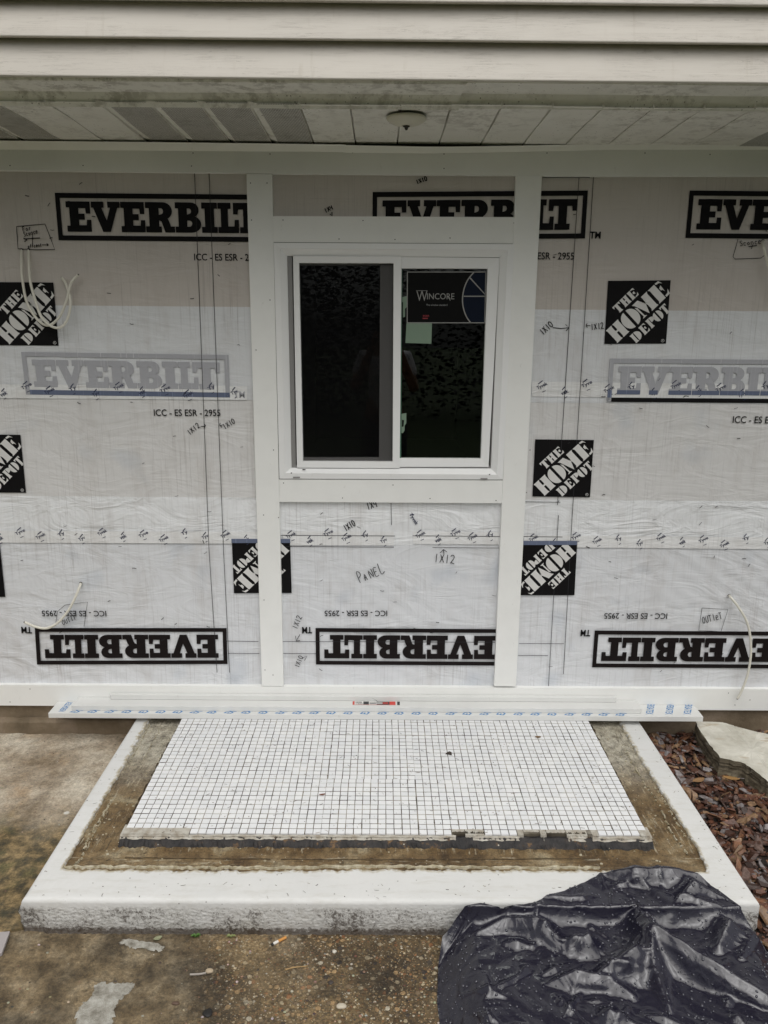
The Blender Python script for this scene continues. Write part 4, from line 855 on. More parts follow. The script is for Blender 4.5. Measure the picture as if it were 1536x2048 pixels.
cable('short white cable out of the lower left wall, curving down left over the code line', [(161.5,1167,.019),(159,1174,-.004),(150,1196,-.016),(136,1222,-.022),(116,1245,-.025),(95,1256,-.027),(73,1254,-.028),(49.5,1244.5,-.03)], .0052)
cable('long white cable out of the lower right wall, bowing down to the skirt board', [(1458,1191,.019),(1463,1197,-.006),(1475,1212,-.016),(1492,1240,-.022),(1500,1270,-.026),(1501.5,1310,-.028),(1495,1350,-.028),(1483,1382,-.026),(1475,1397,-.024)], .0048)
cable('pale cable cut by the right photo edge beside the sconce note box', [(1526,482,.019),(1528,496,-.008),(1534,520,-.016),(1545,560,-.02),(1560,610,-.02)], .0048)
mb = MB()
for x, y in ((43,499),(57,499),(161.5,1166),(1458,1190.5),(1526,481)):
    c = P(x, y, YW-.0060); mb.add([c+Vector((math.cos(k*math.pi/4)*.0062, 0, math.sin(k*math.pi/4)*.0046)) for k in range(8)], [tuple(range(8))])
mb.build('cable_hole', MT['rubber'], wall, fix=False)
# ================================================================ the step: slab, paint skim, brown bed, tiles
stp = thing('concrete_step', 'white painted concrete step with a worn mosaic tile inlay', 'step', (.04, -.55, GZ))
ZB, ZP = -.030, -.020
yF = F(768, 1798, ZP).y
mb = MB(); mb.box(-.925, 1.005, yF+.03, -.001, GZ-.05, ZB); mb.build('brown_bed', MT['mortar'], stp)
def noise1(t, seed): return sum(math.sin(t*f+seed*k*1.7+k)/(k+1) for k, f in enumerate((7, 17, 41, 83)))/1.6
inL = [(297,1441),(276,1476),(255,1517),(229,1560),(204,1600.6),(168,1662),(124,1737)]; inF = [(124,1739),(255,1739.5),(400,1741),(560,1741),(768,1738.5),(980,1740),(1193,1741),(1416,1743)]; inR = [(1416,1742),(1396.7,1696.6),(1355,1632),(1320.6,1577),(1280.6,1515.7),(1258,1476),(1240.8,1444)]
def resamp(pts, n):
    d = [0.]
    for a, b in zip(pts, pts[1:]): d.append(d[-1]+(b-a).length)
    return [pts[0].lerp(pts[0], 0) if i == 0 else (lambda t: next((pts[k].lerp(pts[k+1], (t-d[k])/(d[k+1]-d[k])) for k in range(len(pts)-1) if t <= d[k+1]+1e-9), pts[-1]))(d[-1]*i/(n-1)) for i in range(n)]
f3 = lambda L: [F(x, y, ZP) for x, y in L]
il, ifr, ir = f3(inL), f3(inF), f3(inR); il[0].y = -.002; ir[-1].y = -.002
oL0, oL1 = F(71, 1760, ZP), F(268, 1439.5, ZP); oR0, oR1 = F(1489.7, 1760, ZP), F(1278.6, 1442.5, ZP)
xl, xr = (oL0.x+oL1.x)/2, (oR0.x+oR1.x)/2
outer = [Vector((xl, -.002, ZP)), Vector((xl-.004, yF-.008, ZP)), Vector((xr+.004, yF-.008, ZP)), Vector((xr, -.002, ZP))]
N1, N2, N3 = 150, 260, 150
inner = resamp(il, N1)+resamp(ifr, N2)[1:]+resamp(ir, N3)[1:]
out = resamp(outer[0:2], N1)+resamp(outer[1:3], N2)[1:]+resamp(outer[2:4], N3)[1:]
nT = len(inner); mb = MB(); cols = 0
for i in range(nT):
    t = i/nT*30; a, b = inner[i], out[i]; d = (b-a); d.z = 0; d.normalize()
    e = .0045*noise1(t*1.3, 1)+.003*noise1(t*5.1, 3); a2 = a+d*e
    if i < N1: dn = Vector((-1, 0, 0))
    elif i < N1+N2-1: dn = Vector((0, -1, 0))
    else: dn = Vector((1, 0, 0))
    if abs(i-N1) < 7: w_ = (i-N1+7)/14; dn = Vector((-(1-w_), -w_, 0)).normalized()
    if abs(i-(N1+N2-1)) < 7: w_ = (i-(N1+N2-1)+7)/14; dn = Vector((w_, -(1-w_), 0)).normalized()
    chip = max(0, 1-abs(i-N1+2)/9)*.012 if i < N1+12 else 0        # broken front left corner
    row = [Vector((a2.x, a2.y, ZB-.002)), Vector((a2.x, a2.y, ZP-.001)), a2+(b-a2).normalized()*.004, a2+(b-a2).normalized()*.014]
    q = b-dn*.013
    for k in (.3, .55, .8): p = row[3].lerp(Vector((q.x, q.y, ZP)), k); p.z = ZP+.0012*noise1(t*2+k*9, 5); row.append(p)
    row.append(Vector((q.x, q.y, ZP)))
    for ang in (20, 45, 70, 90):
        A = math.radians(ang); r_ = .013; p = q+dn*r_*math.sin(A); row.append(Vector((p.x, p.y, ZP-r_*(1-math.cos(A)))))
    for zz in (-.06, -.08, -.10, -.118, GZ-.01):
        off = .002*noise1(t*4+zz*200, 7)+.0015*noise1(t*11+zz*90, 2)-chip*(.4 if zz > -.07 else 1.6); flare = .026*max(0, 1-(N1-i)/70) if i <= N1+1 else 0; p = b+dn*(off-(.006 if zz < -.115 else 0))-Vector((flare*(.5 if zz > -.07 else 1), 0, 0)); row.append(Vector((p.x, p.y, zz)))
    cols = len(row); mb.v += row
for i in range(nT-1):
    for j in range(cols-1): mb.f.append((i*cols+j, i*cols+j+1, (i+1)*cols+j+1, (i+1)*cols+j)); mb.i.append(0)
o = mb.build('painted_border', MT['paint'], stp, smooth=True)
ca = o.data.color_attributes.new('worn', 'FLOAT_COLOR', 'POINT'); wv = np.zeros((nT, cols, 4), dtype=np.float32); wv[:, :3] = 1; ca.data.foreach_set('color', wv.ravel())
# tile inlay
tl0, tl1 = F(362, 1440, 0), F(247, 1664, 0); tr0, tr1 = F(1178, 1442, 0), F(1298, 1675, 0)
TX0, TX1 = (tl0.x+tl1.x)/2, (tr0.x+tr1.x)/2; PT = .02537; NXT = int(round((TX1-TX0)/PT)); PT = (TX1-TX0)/NXT; NYT = 34
TY0 = F(768, 1668, 0).y
mb = MB(); tone = []
missing = {(i, 0) for i in list(range(0, 8))+list(range(NXT-24, NXT-20))+list(range(NXT-16, NXT-6))+[NXT-1]}
block = {(a, b): (rnd.gauss(0, .0006), rnd.gauss(0, .0006)) for a in range(8) for b in range(8)}      # mesh-backed sheets laid a little out of line
for j in range(NYT):
    for i in range(NXT):
        if (i, j) in missing: continue
        x0, y0 = TX0+i*PT, TY0+j*PT
        if y0 > -.03: continue
        g = .0010+.0003*rnd.random(); gy = g+.0006; jx, jy = rnd.gauss(0, .00030)+block[i//12, j//12][0], rnd.gauss(0, .00030)+block[i//12, j//12][1]; z = rnd.gauss(0, .00022); tx, ty = rnd.gauss(0, .005), rnd.gauss(0, .005)
        cx, cy, h, hy = x0+PT/2+jx, y0+PT/2+jy, PT/2-g, PT/2-gy
        vv = []
        for hh, hv, zz in ((h, hy, -.005), (h, hy, -.0004), (h-.0004, hy-.0004, 0)):
            for sx, sy in ((-1,-1),(1,-1),(1,1),(-1,1)): vv.append((cx+sx*hh, cy+sy*hv, z+zz+tx*sx*hh+ty*sy*hv))
        mb.add(vv, [(8,9,10,11)]+[(k, (k+1)%4, 4+(k+1)%4, 4+k) for k in range(4)]+[(4+k, 4+(k+1)%4, 8+(k+1)%4, 8+k) for k in range(4)])
        tv = rnd.uniform(0, 1) if rnd.random() > .06 else -1.2; tone += [(tv, tv, tv, 1)]*12
o = mb.build('mosaic_tiles', MT['tile'], stp, fix=False)
ca = o.data.color_attributes.new('tone', 'FLOAT_COLOR', 'POINT'); ca.data.foreach_set('color', np.array(tone, dtype=np.float32).ravel())
mb = MB(); mb.box(TX0+.002, TX1-.002, TY0+.006, -.002, ZB-.004, -.0010); mb.build('grout', MT['grout'], stp)
# ragged setting bed under the front row, and the black band on its front
def ragged(name, mt, y_off, z0, z1, amp, seed, x0=TX0-.01, x1=TX1+.012, slope=.0, n=240, holes=()):
    mb = MB(); rows = 4
    for i in range(n+1):
        x = x0+(x1-x0)*i/n; e = amp*noise1(i*.9, seed)+amp*.6*noise1(i*3.7, seed+2)
        for hx0, hx1, dpt in holes:
            if hx0 < x < hx1: e += dpt
        y = TY0+y_off+e; zt_ = z1+.0012*noise1(i*1.9, seed+5)
        mb.v += [Vector((x, TY0+.05, z1)), Vector((x, y+.003, zt_)), Vector((x, y-.0005, zt_-.002)), Vector((x, y-slope*.5+.001*noise1(i*2.3, seed+7), (zt_+z0)/2)), Vector((x, y-slope-amp*noise1(i*1.3, seed+9), z0+.002)), Vector((x, y-slope-.006-amp*1.4*noise1(i*.8, seed+12), z0-.001))]
    for i in range(n):
        for j in range(5): mb.f.append((i*6+j, i*6+j+1, (i+1)*6+j+1, (i+1)*6+j)); mb.i.append(0)
    return mb.build(name, mt, stp)
ragged('setting_bed', MT['thinset'], -.004, -.014, -.0062, .0022, 3, holes=((TX0+(NXT-23.5)*PT, TX0+(NXT-21.6)*PT, .022), (TX0+(NXT-15.5)*PT, TX0+(NXT-13)*PT, .022), (TX0+(NXT-12.6)*PT, TX0+(NXT-10)*PT, .026), (TX0+(NXT-7.6)*PT, TX0+(NXT-7)*PT, .024)))
ragged('bitumen_band', MT['bitumen'], -.003, ZB, -.010, .0036, 8, slope=.022)
# bare setting bed where front tiles have come off
for i0, i1, front in ((-.1, 8, .0), (NXT-22.4, NXT-20, .002), (NXT-16, NXT-15.2, .003), (NXT-13.2, NXT-12.4, .004), (NXT-10, NXT-7.4, .002), (NXT-6.9, NXT-6, .0), (NXT-1, NXT+.2, .0), (NXT-24, NXT-22.4, .015), (NXT-15.2, NXT-13.2, .016), (NXT-12.4, NXT-10, .014)):
    mb = MB(); n = 24; xa, xb = TX0+i0*PT+.001, TX0+i1*PT-.001
    for i in range(n+1):
        x = xa+(xb-xa)*i/n; y = TY0-.004+front+.0022*noise1(i*.7+i0*9, 4); z = -.0004+.0008*noise1(i*.9+i0*5, 6)
        mb.v += [Vector((x, TY0+PT+.001, -.0005)), Vector((x, TY0+PT*.6, z)), Vector((x, y+.002, z-.0006)), Vector((x, y, -.009))]
    for i in range(n):
        for j in range(3): mb.f.append((i*4+j, i*4+j+1, (i+1)*4+j+1, (i+1)*4+j)); mb.i.append(0)
    mb.build('bed_patch', MT['thinset'], stp)
# beads and smears of old adhesive left on the brown bed, ragged strips of their own
MT['cream'] = mat_stonelike('old_cream_adhesive', (.26, .21, .12), (.46, .41, .29), (.60, .56, .45), 60)
MT['crust'] = mat_stonelike('dark_crust', (.035, .024, .012), (.075, .052, .028), (.16, .115, .06), 70)
def bead(pts, wd, h, seed, gaps=.25, mt='cream', rough=1.):
    p3 = smoothcurve([F(x, y, ZB) for x, y in pts], 26); mb = MB(); n = len(p3); prev = None
    for i, p in enumerate(p3):
        tn = (p3[min(i+1, n-1)]-p3[max(i-1, 0)]).normalized(); sd_ = Vector((-tn.y, tn.x, 0)); g = noise1(i*.55, seed)+.5*noise1(i*2.1, seed+3)
        w_ = wd*(.55+.5*g*rough)
        if w_ < wd*gaps: prev = None; continue
        sh = sd_*wd*.5*noise1(i*.8, seed+6)*rough; e1, e2 = rnd.uniform(.7, 1.2), rnd.uniform(.7, 1.2)
        row = [p+sh-sd_*w_*e1-Vector((0, 0, .002)), p+sh-sd_*w_*.5*e1+Vector((0, 0, h*rnd.uniform(.5, 1))), p+sh+sd_*w_*.4*e2+Vector((0, 0, h*rnd.uniform(.6, 1.1))), p+sh+sd_*w_*e2-Vector((0, 0, .002))]
        b0 = len(mb.v); mb.v += row
        if prev is not None:
            for j in range(3): mb.f.append((prev+j, prev+j+1, b0+j+1, b0+j)); mb.i.append(0)
        prev = b0
    return mb.build('adhesive_bead', MT[mt], stp, smooth=False)
bead([(128,1736), (255,1735.5), (400,1737), (560,1737), (768,1734.5), (980,1737), (1200,1737)], .0085, .008, 2, .0, 'cream', .75)
bead([(225,1600), (205,1632), (177.5,1676), (163,1716), (150,1730)], .0060, .006, 5, .2); bead([(215,1624), (190,1664), (172,1704)], .0030, .005, 9, .35)
bead([(322,1452), (310,1476), (296,1504), (286,1522)], .0032, .004, 12, .3); bead([(300,1448), (284,1480), (262,1520), (246,1546)], .0040, .004, 4, .3)
bead([(1252,1506), (1282,1556), (1317,1610), (1342,1664), (1376,1712)], .0058, .006, 7, .3); bead([(1228,1462), (1248,1496), (1266,1528)], .0030, .004, 15, .45); bead([(1310,1575), (1330,1604), (1350,1640), (1372,1676)], .0050, .005, 21, .3)
bead([(362,1447), (330,1502), (300,1560), (262,1632), (250,1656)], .0058, .006, 31, .2, 'crust'); bead([(1182,1450), (1212,1510), (1240,1564), (1272,1628), (1296,1674)], .0055, .006, 37, .2, 'crust')
bead([(250,1716), (520,1719), (800,1720), (1180,1718)], .0030, .003, 45, .0, 'crust', .8)
mb = MB()
for k in range(90):                                       # small flakes of paint and mortar crumbs
    side = rnd.choice('LRFF'); x, y = (rnd.uniform(-.80, .85), rnd.uniform(yF+.07, TY0-.02)) if side == 'F' else ((rnd.uniform(xl+.09, TX0-.01) if side == 'L' else rnd.uniform(TX1+.01, xr-.11)), rnd.uniform(yF+.1, -.12))
    L = rnd.uniform(.002, .006); n = 6; rg = [(x+math.cos(2*math.pi*c_/n)*L*rnd.uniform(.6, 1.2), y+math.sin(2*math.pi*c_/n)*L*rnd.uniform(.4, .9)) for c_ in range(n)]
    mb.add([(px, py, ZB-.001) for px, py in rg]+[(x+(px-x)*.7, y+(py-y)*.7, ZB+L*.5) for px, py in rg], [tuple(range(n, 2*n))]+[(c_, (c_+1)%n, n+(c_+1)%n, n+c_) for c_ in range(n)])
kind(mb.build('paint_flakes', MT['cream'], stp), 'stuff')
# ================================================================ flat stone in the mulch
fsn = [(1391,1443),(1400,1442.6),(1445,1444.5),(1465,1450.5),(1483,1456),(1536,1468.5),(1640,1490),(1700,1560),(1660,1625),(1590,1590),(1536,1563),(1508.5,1539.5),(1487,1526),(1441.5,1515.7),(1420,1490),(1398,1458)]
tp = [F(x, y, -.030) for x, y in fsn]; n = len(tp); cx = sum((p for p in tp), Vector())/n; mb = MB()
sub = []
for i in range(n):
    a, b = tp[i], tp[(i+1) % n]
    for k in range(5): p = a.lerp(b, k/5); sub.append(p+Vector((rnd.gauss(0, .0015), rnd.gauss(0, .0015), 0)))
n = len(sub); rows = [(1, 0), (.997, -.005), (1.005, -.016), (.998, -.026), (1.006, -.042), (1.0, -.062), (.995, -.10)]
for s_, z in rows:
    for p in sub: mb.v.append(Vector((cx.x+(p.x-cx.x)*s_+rnd.gauss(0, .002)*(z < 0), cx.y+(p.y-cx.y)*s_+rnd.gauss(0, .002)*(z < 0), -.030+z+rnd.gauss(0, .0012)*(z < 0))))
for r in range(len(rows)-1):
    for i in range(n): mb.f.append((r*n+i, r*n+(i+1)%n, (r+1)*n+(i+1)%n, (r+1)*n+i)); mb.i.append(0)
m0 = len(mb.v)
for s_ in (.8, .5):
    for p in sub: mb.v.append(Vector((cx.x+(p.x-cx.x)*s_, cx.y+(p.y-cx.y)*s_, -.029+.003*noise1(p.x*6+s_*5, 4))))
for a0, b0 in ((m0, 0), (m0+n, m0)):
    for i in range(n): mb.f.append((a0+i, a0+(i+1)%n, b0+(i+1)%n, b0+i)); mb.i.append(0)
mb.v.append(Vector((cx.x, cx.y, -.027)))
for i in range(n): mb.f.append((m0+n+i, m0+n+(i+1)%n, len(mb.v)-1)); mb.i.append(0)
tag(mb.build('flat_stone', MT['flagstone']), 'pale grey flat stone with a layered edge lying in the mulch', 'stone')
# ================================================================ black plastic sheet
# the sheet is settled here as a small cloth: more plastic than ground under it, so it buckles into folds
TNX, TNY = 104, 90
gen = np.random.default_rng(5)
def along(pts, n):
    pts = np.array(pts, float); d = np.r_[0, np.cumsum(np.linalg.norm(np.diff(pts, axis=0), axis=1))]; d /= d[-1]; t = np.linspace(0, 1, n)
    return np.c_[np.interp(t, d, pts[:, 0]), np.interp(t, d, pts[:, 1])]
rp = lambda x, y, z: tuple(F(x, y, z))[:2]
front_right, front_left = (1.36, -1.72), (.17, -1.72); back_left, back_right = rp(884, 1896, GZ+.01), rp(1455, 1800, -.01)
eb = along([back_left, rp(905, 1880, GZ+.02), rp(960, 1862, -.10), rp(1010, 1826, -.03), rp(1068, 1797, .0), rp(1125, 1775, .0), rp(1200, 1744, .0), rp(1290, 1733, .02), rp(1370, 1732, .02), rp(1420, 1762, .0), back_right], TNX)
ef = along([front_left, (.5, -1.75), (.9, -1.74), front_right], TNX)
el_ = along([back_left, rp(876, 1930, GZ+.01), rp(874, 2000, GZ+.01), rp(880, 2048, GZ+.01), (.16, -1.5), front_left], TNY); er_ = along([back_right, rp(1490, 1838, -.04), rp(1536, 1872, -.04), (1.13, -1.33), (1.24, -1.52), front_right], TNY)
su = np.linspace(0, 1, TNX)[None, :, None]; tu = np.linspace(0, 1, TNY)[:, None, None]; kc = lambda p: np.array(p)[None, None, :]
xy = (1-tu)*eb[None]+tu*ef[None]+(1-su)*el_[:, None]+su*er_[:, None]-((1-su)*(1-tu)*kc(back_left)+su*(1-tu)*kc(back_right)+(1-su)*tu*kc(front_left)+su*tu*kc(front_right))
def under(x, y):
    g = np.where(y > -1.118, ZP+.004, GZ+0.)
    g = np.where((y <= -1.118) & (y > -1.135), ZP+.004-(-1.118-y)/.017*.119, g); g = np.where(x > 1.06, np.minimum(g, -.12), g)
    m_ = GZ+.075*np.clip(np.minimum.reduce([(x-.16)/.10, (1.08-x)/.10, 1+0*x]), 0, 1)*np.clip((-.985-y)/.06, 0, 1)     # low heap under the sheet
    g = np.maximum(g, m_)
    for line in FOLDS:
        for (x0, y0, z0), (x1, y1, z1) in zip(line, line[1:]):
            ax, ay = x1-x0, y1-y0; t_ = np.clip(((x-x0)*ax+(y-y0)*ay)/(ax*ax+ay*ay), 0, 1); d_ = np.hypot(x-x0-ax*t_, y-y0-ay*t_)
            g = np.maximum(g, z0+(z1-z0)*t_-np.where(d_ < .012, .9, .9)*d_-1.2*np.clip(d_-.02, 0, 1))
    for x0, y0, ax, ay, ll, h_ in CREASES:
        t_ = np.clip(((x-x0)*ax+(y-y0)*ay)/ll, 0, 1); g = g+np.maximum(0, h_*(1-.6*np.abs(2*t_-1))-.8*np.hypot(x-x0-ax*t_, y-y0-ay*t_))*(g > -.11)
    return g+.004*np.abs(np.sin(x*31+4*np.sin(y*13))*np.sin(y*27+3*np.sin(x*17)))*(g > -.10)
CREASES = []
for k in range(46):
    a0, L_ = rnd.uniform(0, 6.3), rnd.uniform(.03, .11); CREASES.append((rnd.uniform(.2, 1.05), rnd.uniform(-1.5, -1.0), L_*math.cos(a0), L_*math.sin(a0), L_*L_, rnd.uniform(.006, .016)))
# folds seen in the sheet: ridge lines as photo points with a height over the ground below them
def fold(pts, z=-.03): return [(F(768+.5*x, 1648+.5*y, z+h).x, F(768+.5*x, 1648+.5*y, z+h).y, z+h) for x, y, h in pts]
FOLDS = [fold([(1000,175,.055), (1180,180,.05), (1290,215,.03)]), fold([(870,200,.02), (1000,175,.055)]), fold([(1000,175,.055), (1110,330,-.01)]), fold([(1240,228,.05), (1350,290,.02), (1450,370,-.02)]), fold([(1240,228,.05), (1140,335,.01)]),
    fold([(620,290,.02), (760,290,.025), (930,290,.01)]), fold([(375,430,-.02), (490,375,.0), (620,375,.02)]), fold([(375,430,-.02), (450,600,-.07)]), fold([(620,375,.02), (720,480,-.01), (815,530,-.03)]),
    fold([(1070,395,.055), (1300,540,.03), (1530,680,.0)]), fold([(1070,395,.055), (1000,330,.01)]), fold([(1070,395,.055), (1080,560,.01), (1160,790,-.03)]), fold([(1010,485,.035), (930,545,.02), (860,595,.0)]), fold([(1010,485,.035), (1020,640,-.02)]),
    fold([(815,440,.015), (750,468,.0)]), fold([(565,568,-.015), (520,660,-.035), (490,800,-.05)]), fold([(765,585,.01), (660,640,-.025)]), fold([(765,585,.01), (900,610,-.0), (1000,690,-.02)]), fold([(715,700,-.02), (690,800,-.05)]), fold([(900,740,.0), (1010,800,-.02), (1120,830,-.03)]), fold([(300,770,-.09), (420,640,-.07)]), fold([(1380,380,.02), (1340,480,-.01)]), fold([(1470,430,-.01), (1430,530,-.02)])]
def widen(a, nx, ny):
    r_ = np.array([np.interp(np.linspace(0, 1, nx), np.linspace(0, 1, a.shape[1]), q) for q in a]); return np.array([np.interp(np.linspace(0, 1, ny), np.linspace(0, 1, a.shape[0]), r_[:, k]) for k in range(nx)]).T
def settle(plan, start, nx, ny, excess, steps, iters, shake):
    """cloth relaxed over the fold supports; plan = flat layout that gives the rest lengths"""
    X = start.copy(); Vv = np.zeros_like(X); links = []; dt = .02
    for di, dj, kk in ((0, 1, 1.), (1, 0, 1.), (1, 1, .7), (1, -1, .7), (0, 3, .12), (3, 0, .12)):
        I, J = np.mgrid[0:ny, 0:nx]; ok = (I+di < ny) & (J+dj >= 0) & (J+dj < nx); I, J = I[ok], J[ok]; a, b = I*nx+J, (I+di)*nx+J+dj
        rl = np.linalg.norm(plan[a]-plan[b], axis=1)*excess; sp = max(abs(di), abs(dj)); par = ((J//sp) % 2) if di == 0 else ((I//sp) % 2)
        for c_ in (0, 1): links.append((a[par == c_], b[par == c_], rl[par == c_], kk))
    rim = np.zeros((ny, nx), bool); rim[0] = rim[-1] = True; rim[:, 0] = rim[:, -1] = True; rim = rim.ravel()
    for n_ in range(steps):
        Vv[:, 2] -= 9.8*dt*.35; Vv *= .96
        if n_ < shake: Vv += .02*gen.standard_normal(Vv.shape)*[.3, .3, 1]*widen(gen.standard_normal((14, 14)), nx, ny).reshape(-1, 1)
        O_ = X.copy(); X = X+Vv*dt
        for it in range(iters):
            for a, b, rl, kk in links:
                d = X[b]-X[a]; l_ = np.sqrt((d*d).sum(1))+1e-9; cr = ((l_-rl)/l_*.5*kk)[:, None]*d; X[a] += cr; X[b] -= cr
            X[rim, :2] += (plan[rim, :2]-X[rim, :2])*.5
            gg = under(X[:, 0], X[:, 1])+.003 if it % 4 == 3 or it == iters-1 else None
            if gg is not None: lowv = X[:, 2] < gg; X[lowv, 2] = gg[lowv]
        Vv = (X-O_)/dt; Vv[lowv] *= .3; sp_ = np.linalg.norm(Vv, axis=1); Vv *= np.minimum(1, 1/np.maximum(sp_, 1e-6))[:, None]
    return X
X0_ = np.zeros((TNY, TNX, 3)); X0_[..., :2] = xy; FL = X0_.copy()
X0_[..., 2] = under(xy[..., 0], xy[..., 1])+.03+.02*np.abs(widen(gen.standard_normal((12, 10)), TNX, TNY))
XC = settle(FL.reshape(-1, 3), X0_.reshape(-1, 3), TNX, TNY, 1.055, 110, 12, 70).reshape(TNY, TNX, 3)
# then once more on a finer grid, with a little more slack, for the thin sharp creases
FX, FY = 2*TNX-1, 2*TNY-1; fine_ = lambda A: np.stack([widen(A[..., k], FX, FY) for k in range(3)], -1)
X = settle(fine_(FL).reshape(-1, 3), fine_(XC).reshape(-1, 3)+gen.standard_normal((FX*FY, 3))*.0006, FX, FY, 1.075, 34, 10, 6); TNX, TNY = FX, FY
vs_ = X; fs = [(j*TNX+i, (j+1)*TNX+i, (j+1)*TNX+i+1, j*TNX+i+1) for j in range(TNY-1) for i in range(TNX-1)]
tp_ = mesh('plastic_sheet', vs_, fs, MT['bag'], smooth=True)
tag(tp_, 'crumpled wet black plastic sheet draped over the front right corner of the step', 'plastic sheet')
mb = MB(); me = tp_.data; polys = me.polygons; ar = np.array([p.area for p in polys]); cum = np.cumsum(ar); cum /= cum[-1]
for k in range(1900):
    p = polys[int(np.searchsorted(cum, rnd.random()))]; vv = [me.vertices[i].co for i in p.vertices]; a, b = rnd.random(), rnd.random()
    c = vv[0]*(1-a)*(1-b)+vv[1]*(1-a)*b+vv[2]*a*b+vv[3]*a*(1-b); nrm = p.normal
    if nrm.z < .35: continue
    r_ = rnd.choice([.0012, .0016, .0020, .0026, .0032]); t1 = nrm.orthogonal().normalized(); t2 = nrm.cross(t1); el = rnd.uniform(1, 1.5); A0 = rnd.uniform(0, 6.3)
    e1, e2 = t1*math.cos(A0)+t2*math.sin(A0), -t1*math.sin(A0)+t2*math.cos(A0); n = 8; vs2 = []
    for rr, hh in ((1, .0), (.8, .45), (.4, .72)):
        vs2 += [c+nrm*(.0006+hh*r_)+(e1*math.cos(2*math.pi*q/n)*el+e2*math.sin(2*math.pi*q/n))*r_*rr for q in range(n)]
    vs2.append(c+nrm*(.0006+.8*r_))
    mb.add(vs2, [(q, (q+1)%n, n+(q+1)%n, n+q) for q in range(n)]+[(n+q, n+(q+1)%n, 2*n+(q+1)%n, 2*n+q) for q in range(n)]+[(2*n+q, 2*n+(q+1)%n, 3*n) for q in range(n)])
kind(mb.build('water_beads', MT['bead'], tp_, smooth=True, fix=False), 'stuff')
# ================================================================ small things on the step and walk
def leaf(label, px, z, L, wd, ang, col, curl=.25, cat='leaf', name='fallen_leaf', grp=None):
    c = F(*px, z); n = 9; mb = MB(); R_m = Matrix.Rotation(ang, 3, 'Z')
    for i in range(n):
        t = i/(n-1); w_ = wd*math.sin(math.pi*min(1, t*.96+.03))**.8
        for s_ in (-1, -.5, 0, .5, 1): mb.v.append(c+R_m @ Vector(((t-.5)*L, s_*w_/2, .0012+curl*L*((t-.5)**2)*1.2+abs(s_)**2*wd*curl*.8)))
    for i in range(n-1):
        for j in range(4): mb.f.append((i*5+j, i*5+j+1, (i+1)*5+j+1, (i+1)*5+j)); mb.i.append(0)
    o = mb.build(name, plain('dry_leaf', col, .6), smooth=True); s_ = o.modifiers.new('t', 'SOLIDIFY'); s_.thickness = .0006
    return tag(o, label, cat, grp)
leaf('small russet leaf lying mid-left on the white tiles', (645,1590), .0005, .022, .007, .25, (.17, .05, .015)); leaf('brown leaf at the back right of the white tiles', (1076,1475.5), .0005, .022, .012, -.1, (.16, .09, .03))
mb = MB(); c = F(898,1508,.001); mb.add([c+Vector(p) for p in ((-.014,-.002,.001),(-.002,-.006,.003),(.009,-.010,.001),(.010,.003,.006),(.001,.004,.009),(-.008,.004,.004))], [(0,1,5),(1,4,5),(1,2,3),(1,3,4)])
o = mb.build('fallen_leaf', plain('black_leaf', (.03, .02, .014), .6)); s_ = o.modifiers.new('t', 'SOLIDIFY'); s_.thickness = .0008; tag(o, 'dark crumpled leaf scrap at the middle of the white tiles', 'leaf')
leaf('small green grey leaf at the foot of the step on the walk', (316,1878.5), GZ+.001, .024, .016, .5, (.24, .25, .15))
leaf('yellow brown leaf among the bark mulch beside the flat stone', (1462,1558), GZ+.052, .06, .024, -.3, (.30, .17, .06), .15)
leaf('tan leaf in the mulch nearest the painted border', (1397,1562), GZ+.050, .055, .026, .4, (.25, .14, .06), .15)
# cigarette butt
a, b = F(543, 1889.5, GZ+.0045), F(572, 1874.5, GZ+.0045); cg = thing('cigarette_butt', 'cigarette butt with orange filter at the foot of the step', 'cigarette butt', tuple(a.lerp(b, .5)))
for nm, t0, t1, col, r_ in (('ash', 0, .12, (.03, .028, .025), .0036), ('paper', .12, .45, (.70, .68, .64), .0040), ('filter', .45, 1, (.55, .26, .07), .0040)):
    mb = MB(); mb.tube([a.lerp(b, t0), a.lerp(b, t0+.01), a.lerp(b, t1)], r_, 12); mb.build(nm, plain('butt_'+nm, col, .7), cg, smooth=False)
# weeds in the joint
def weed(label, px, n, size, col):
    c = F(*px, GZ+.001); mb = MB()
    for k in range(n):
        a = 2*math.pi*k/n+rnd.uniform(-.3, .3); d = Vector((math.cos(a), math.sin(a)*.5-.2, 0)); L = size*rnd.uniform(.6, 1.1); s_ = Vector((-d.y, d.x, 0)).normalized()*L*.3
        m_ = c+d*L*.55+Vector((0, 0, L*.5)); t = c+d*L+Vector((0, 0, L*.38)); mb.add([c+Vector((0,0,.001)), m_+s_, t, m_-s_], [(0,1,2,3)])
    return tag(mb.build('weed', plain('weed_green', col, .6), fix=False), label, 'weed', 'weeds in the joint at the foot of the step')
weed('bright green weed sprouting under the front face of the step', (391,1872.5), 11, .016, (.07, .16, .025)); weed('pale tiny weed sprig right of the brighter weed', (462,1874), 7, .014, (.20, .23, .08))
weed('small green weed at the right photo edge in the mulch', (1531,1850), 9, .03, (.08, .20, .03))
mb = MB()
for pts in ([(570,1938.5),(590,1935),(615,1931.5)], [(572,1940),(585,1934),(612,1933)]): mb.tube([F(x, y, GZ+.002+.001*i) for i, (x, y) in enumerate(pts)], .0012, 6)
tag(mb.build('twig', plain('straw', (.36, .24, .11), .7)), 'thin tan twig on the aggregate walk', 'twig')
mb = MB(); mb.tube([F(380, 1949, GZ+.003), F(397, 1948.5, GZ+.003), F(412, 1946, GZ+.003)], .0026, 8); tag(mb.build('plastic_rod', plain('grey_rod', (.34, .31, .28), .5)), 'short grey plastic rod beside a round pebble on the walk', 'plastic rod')
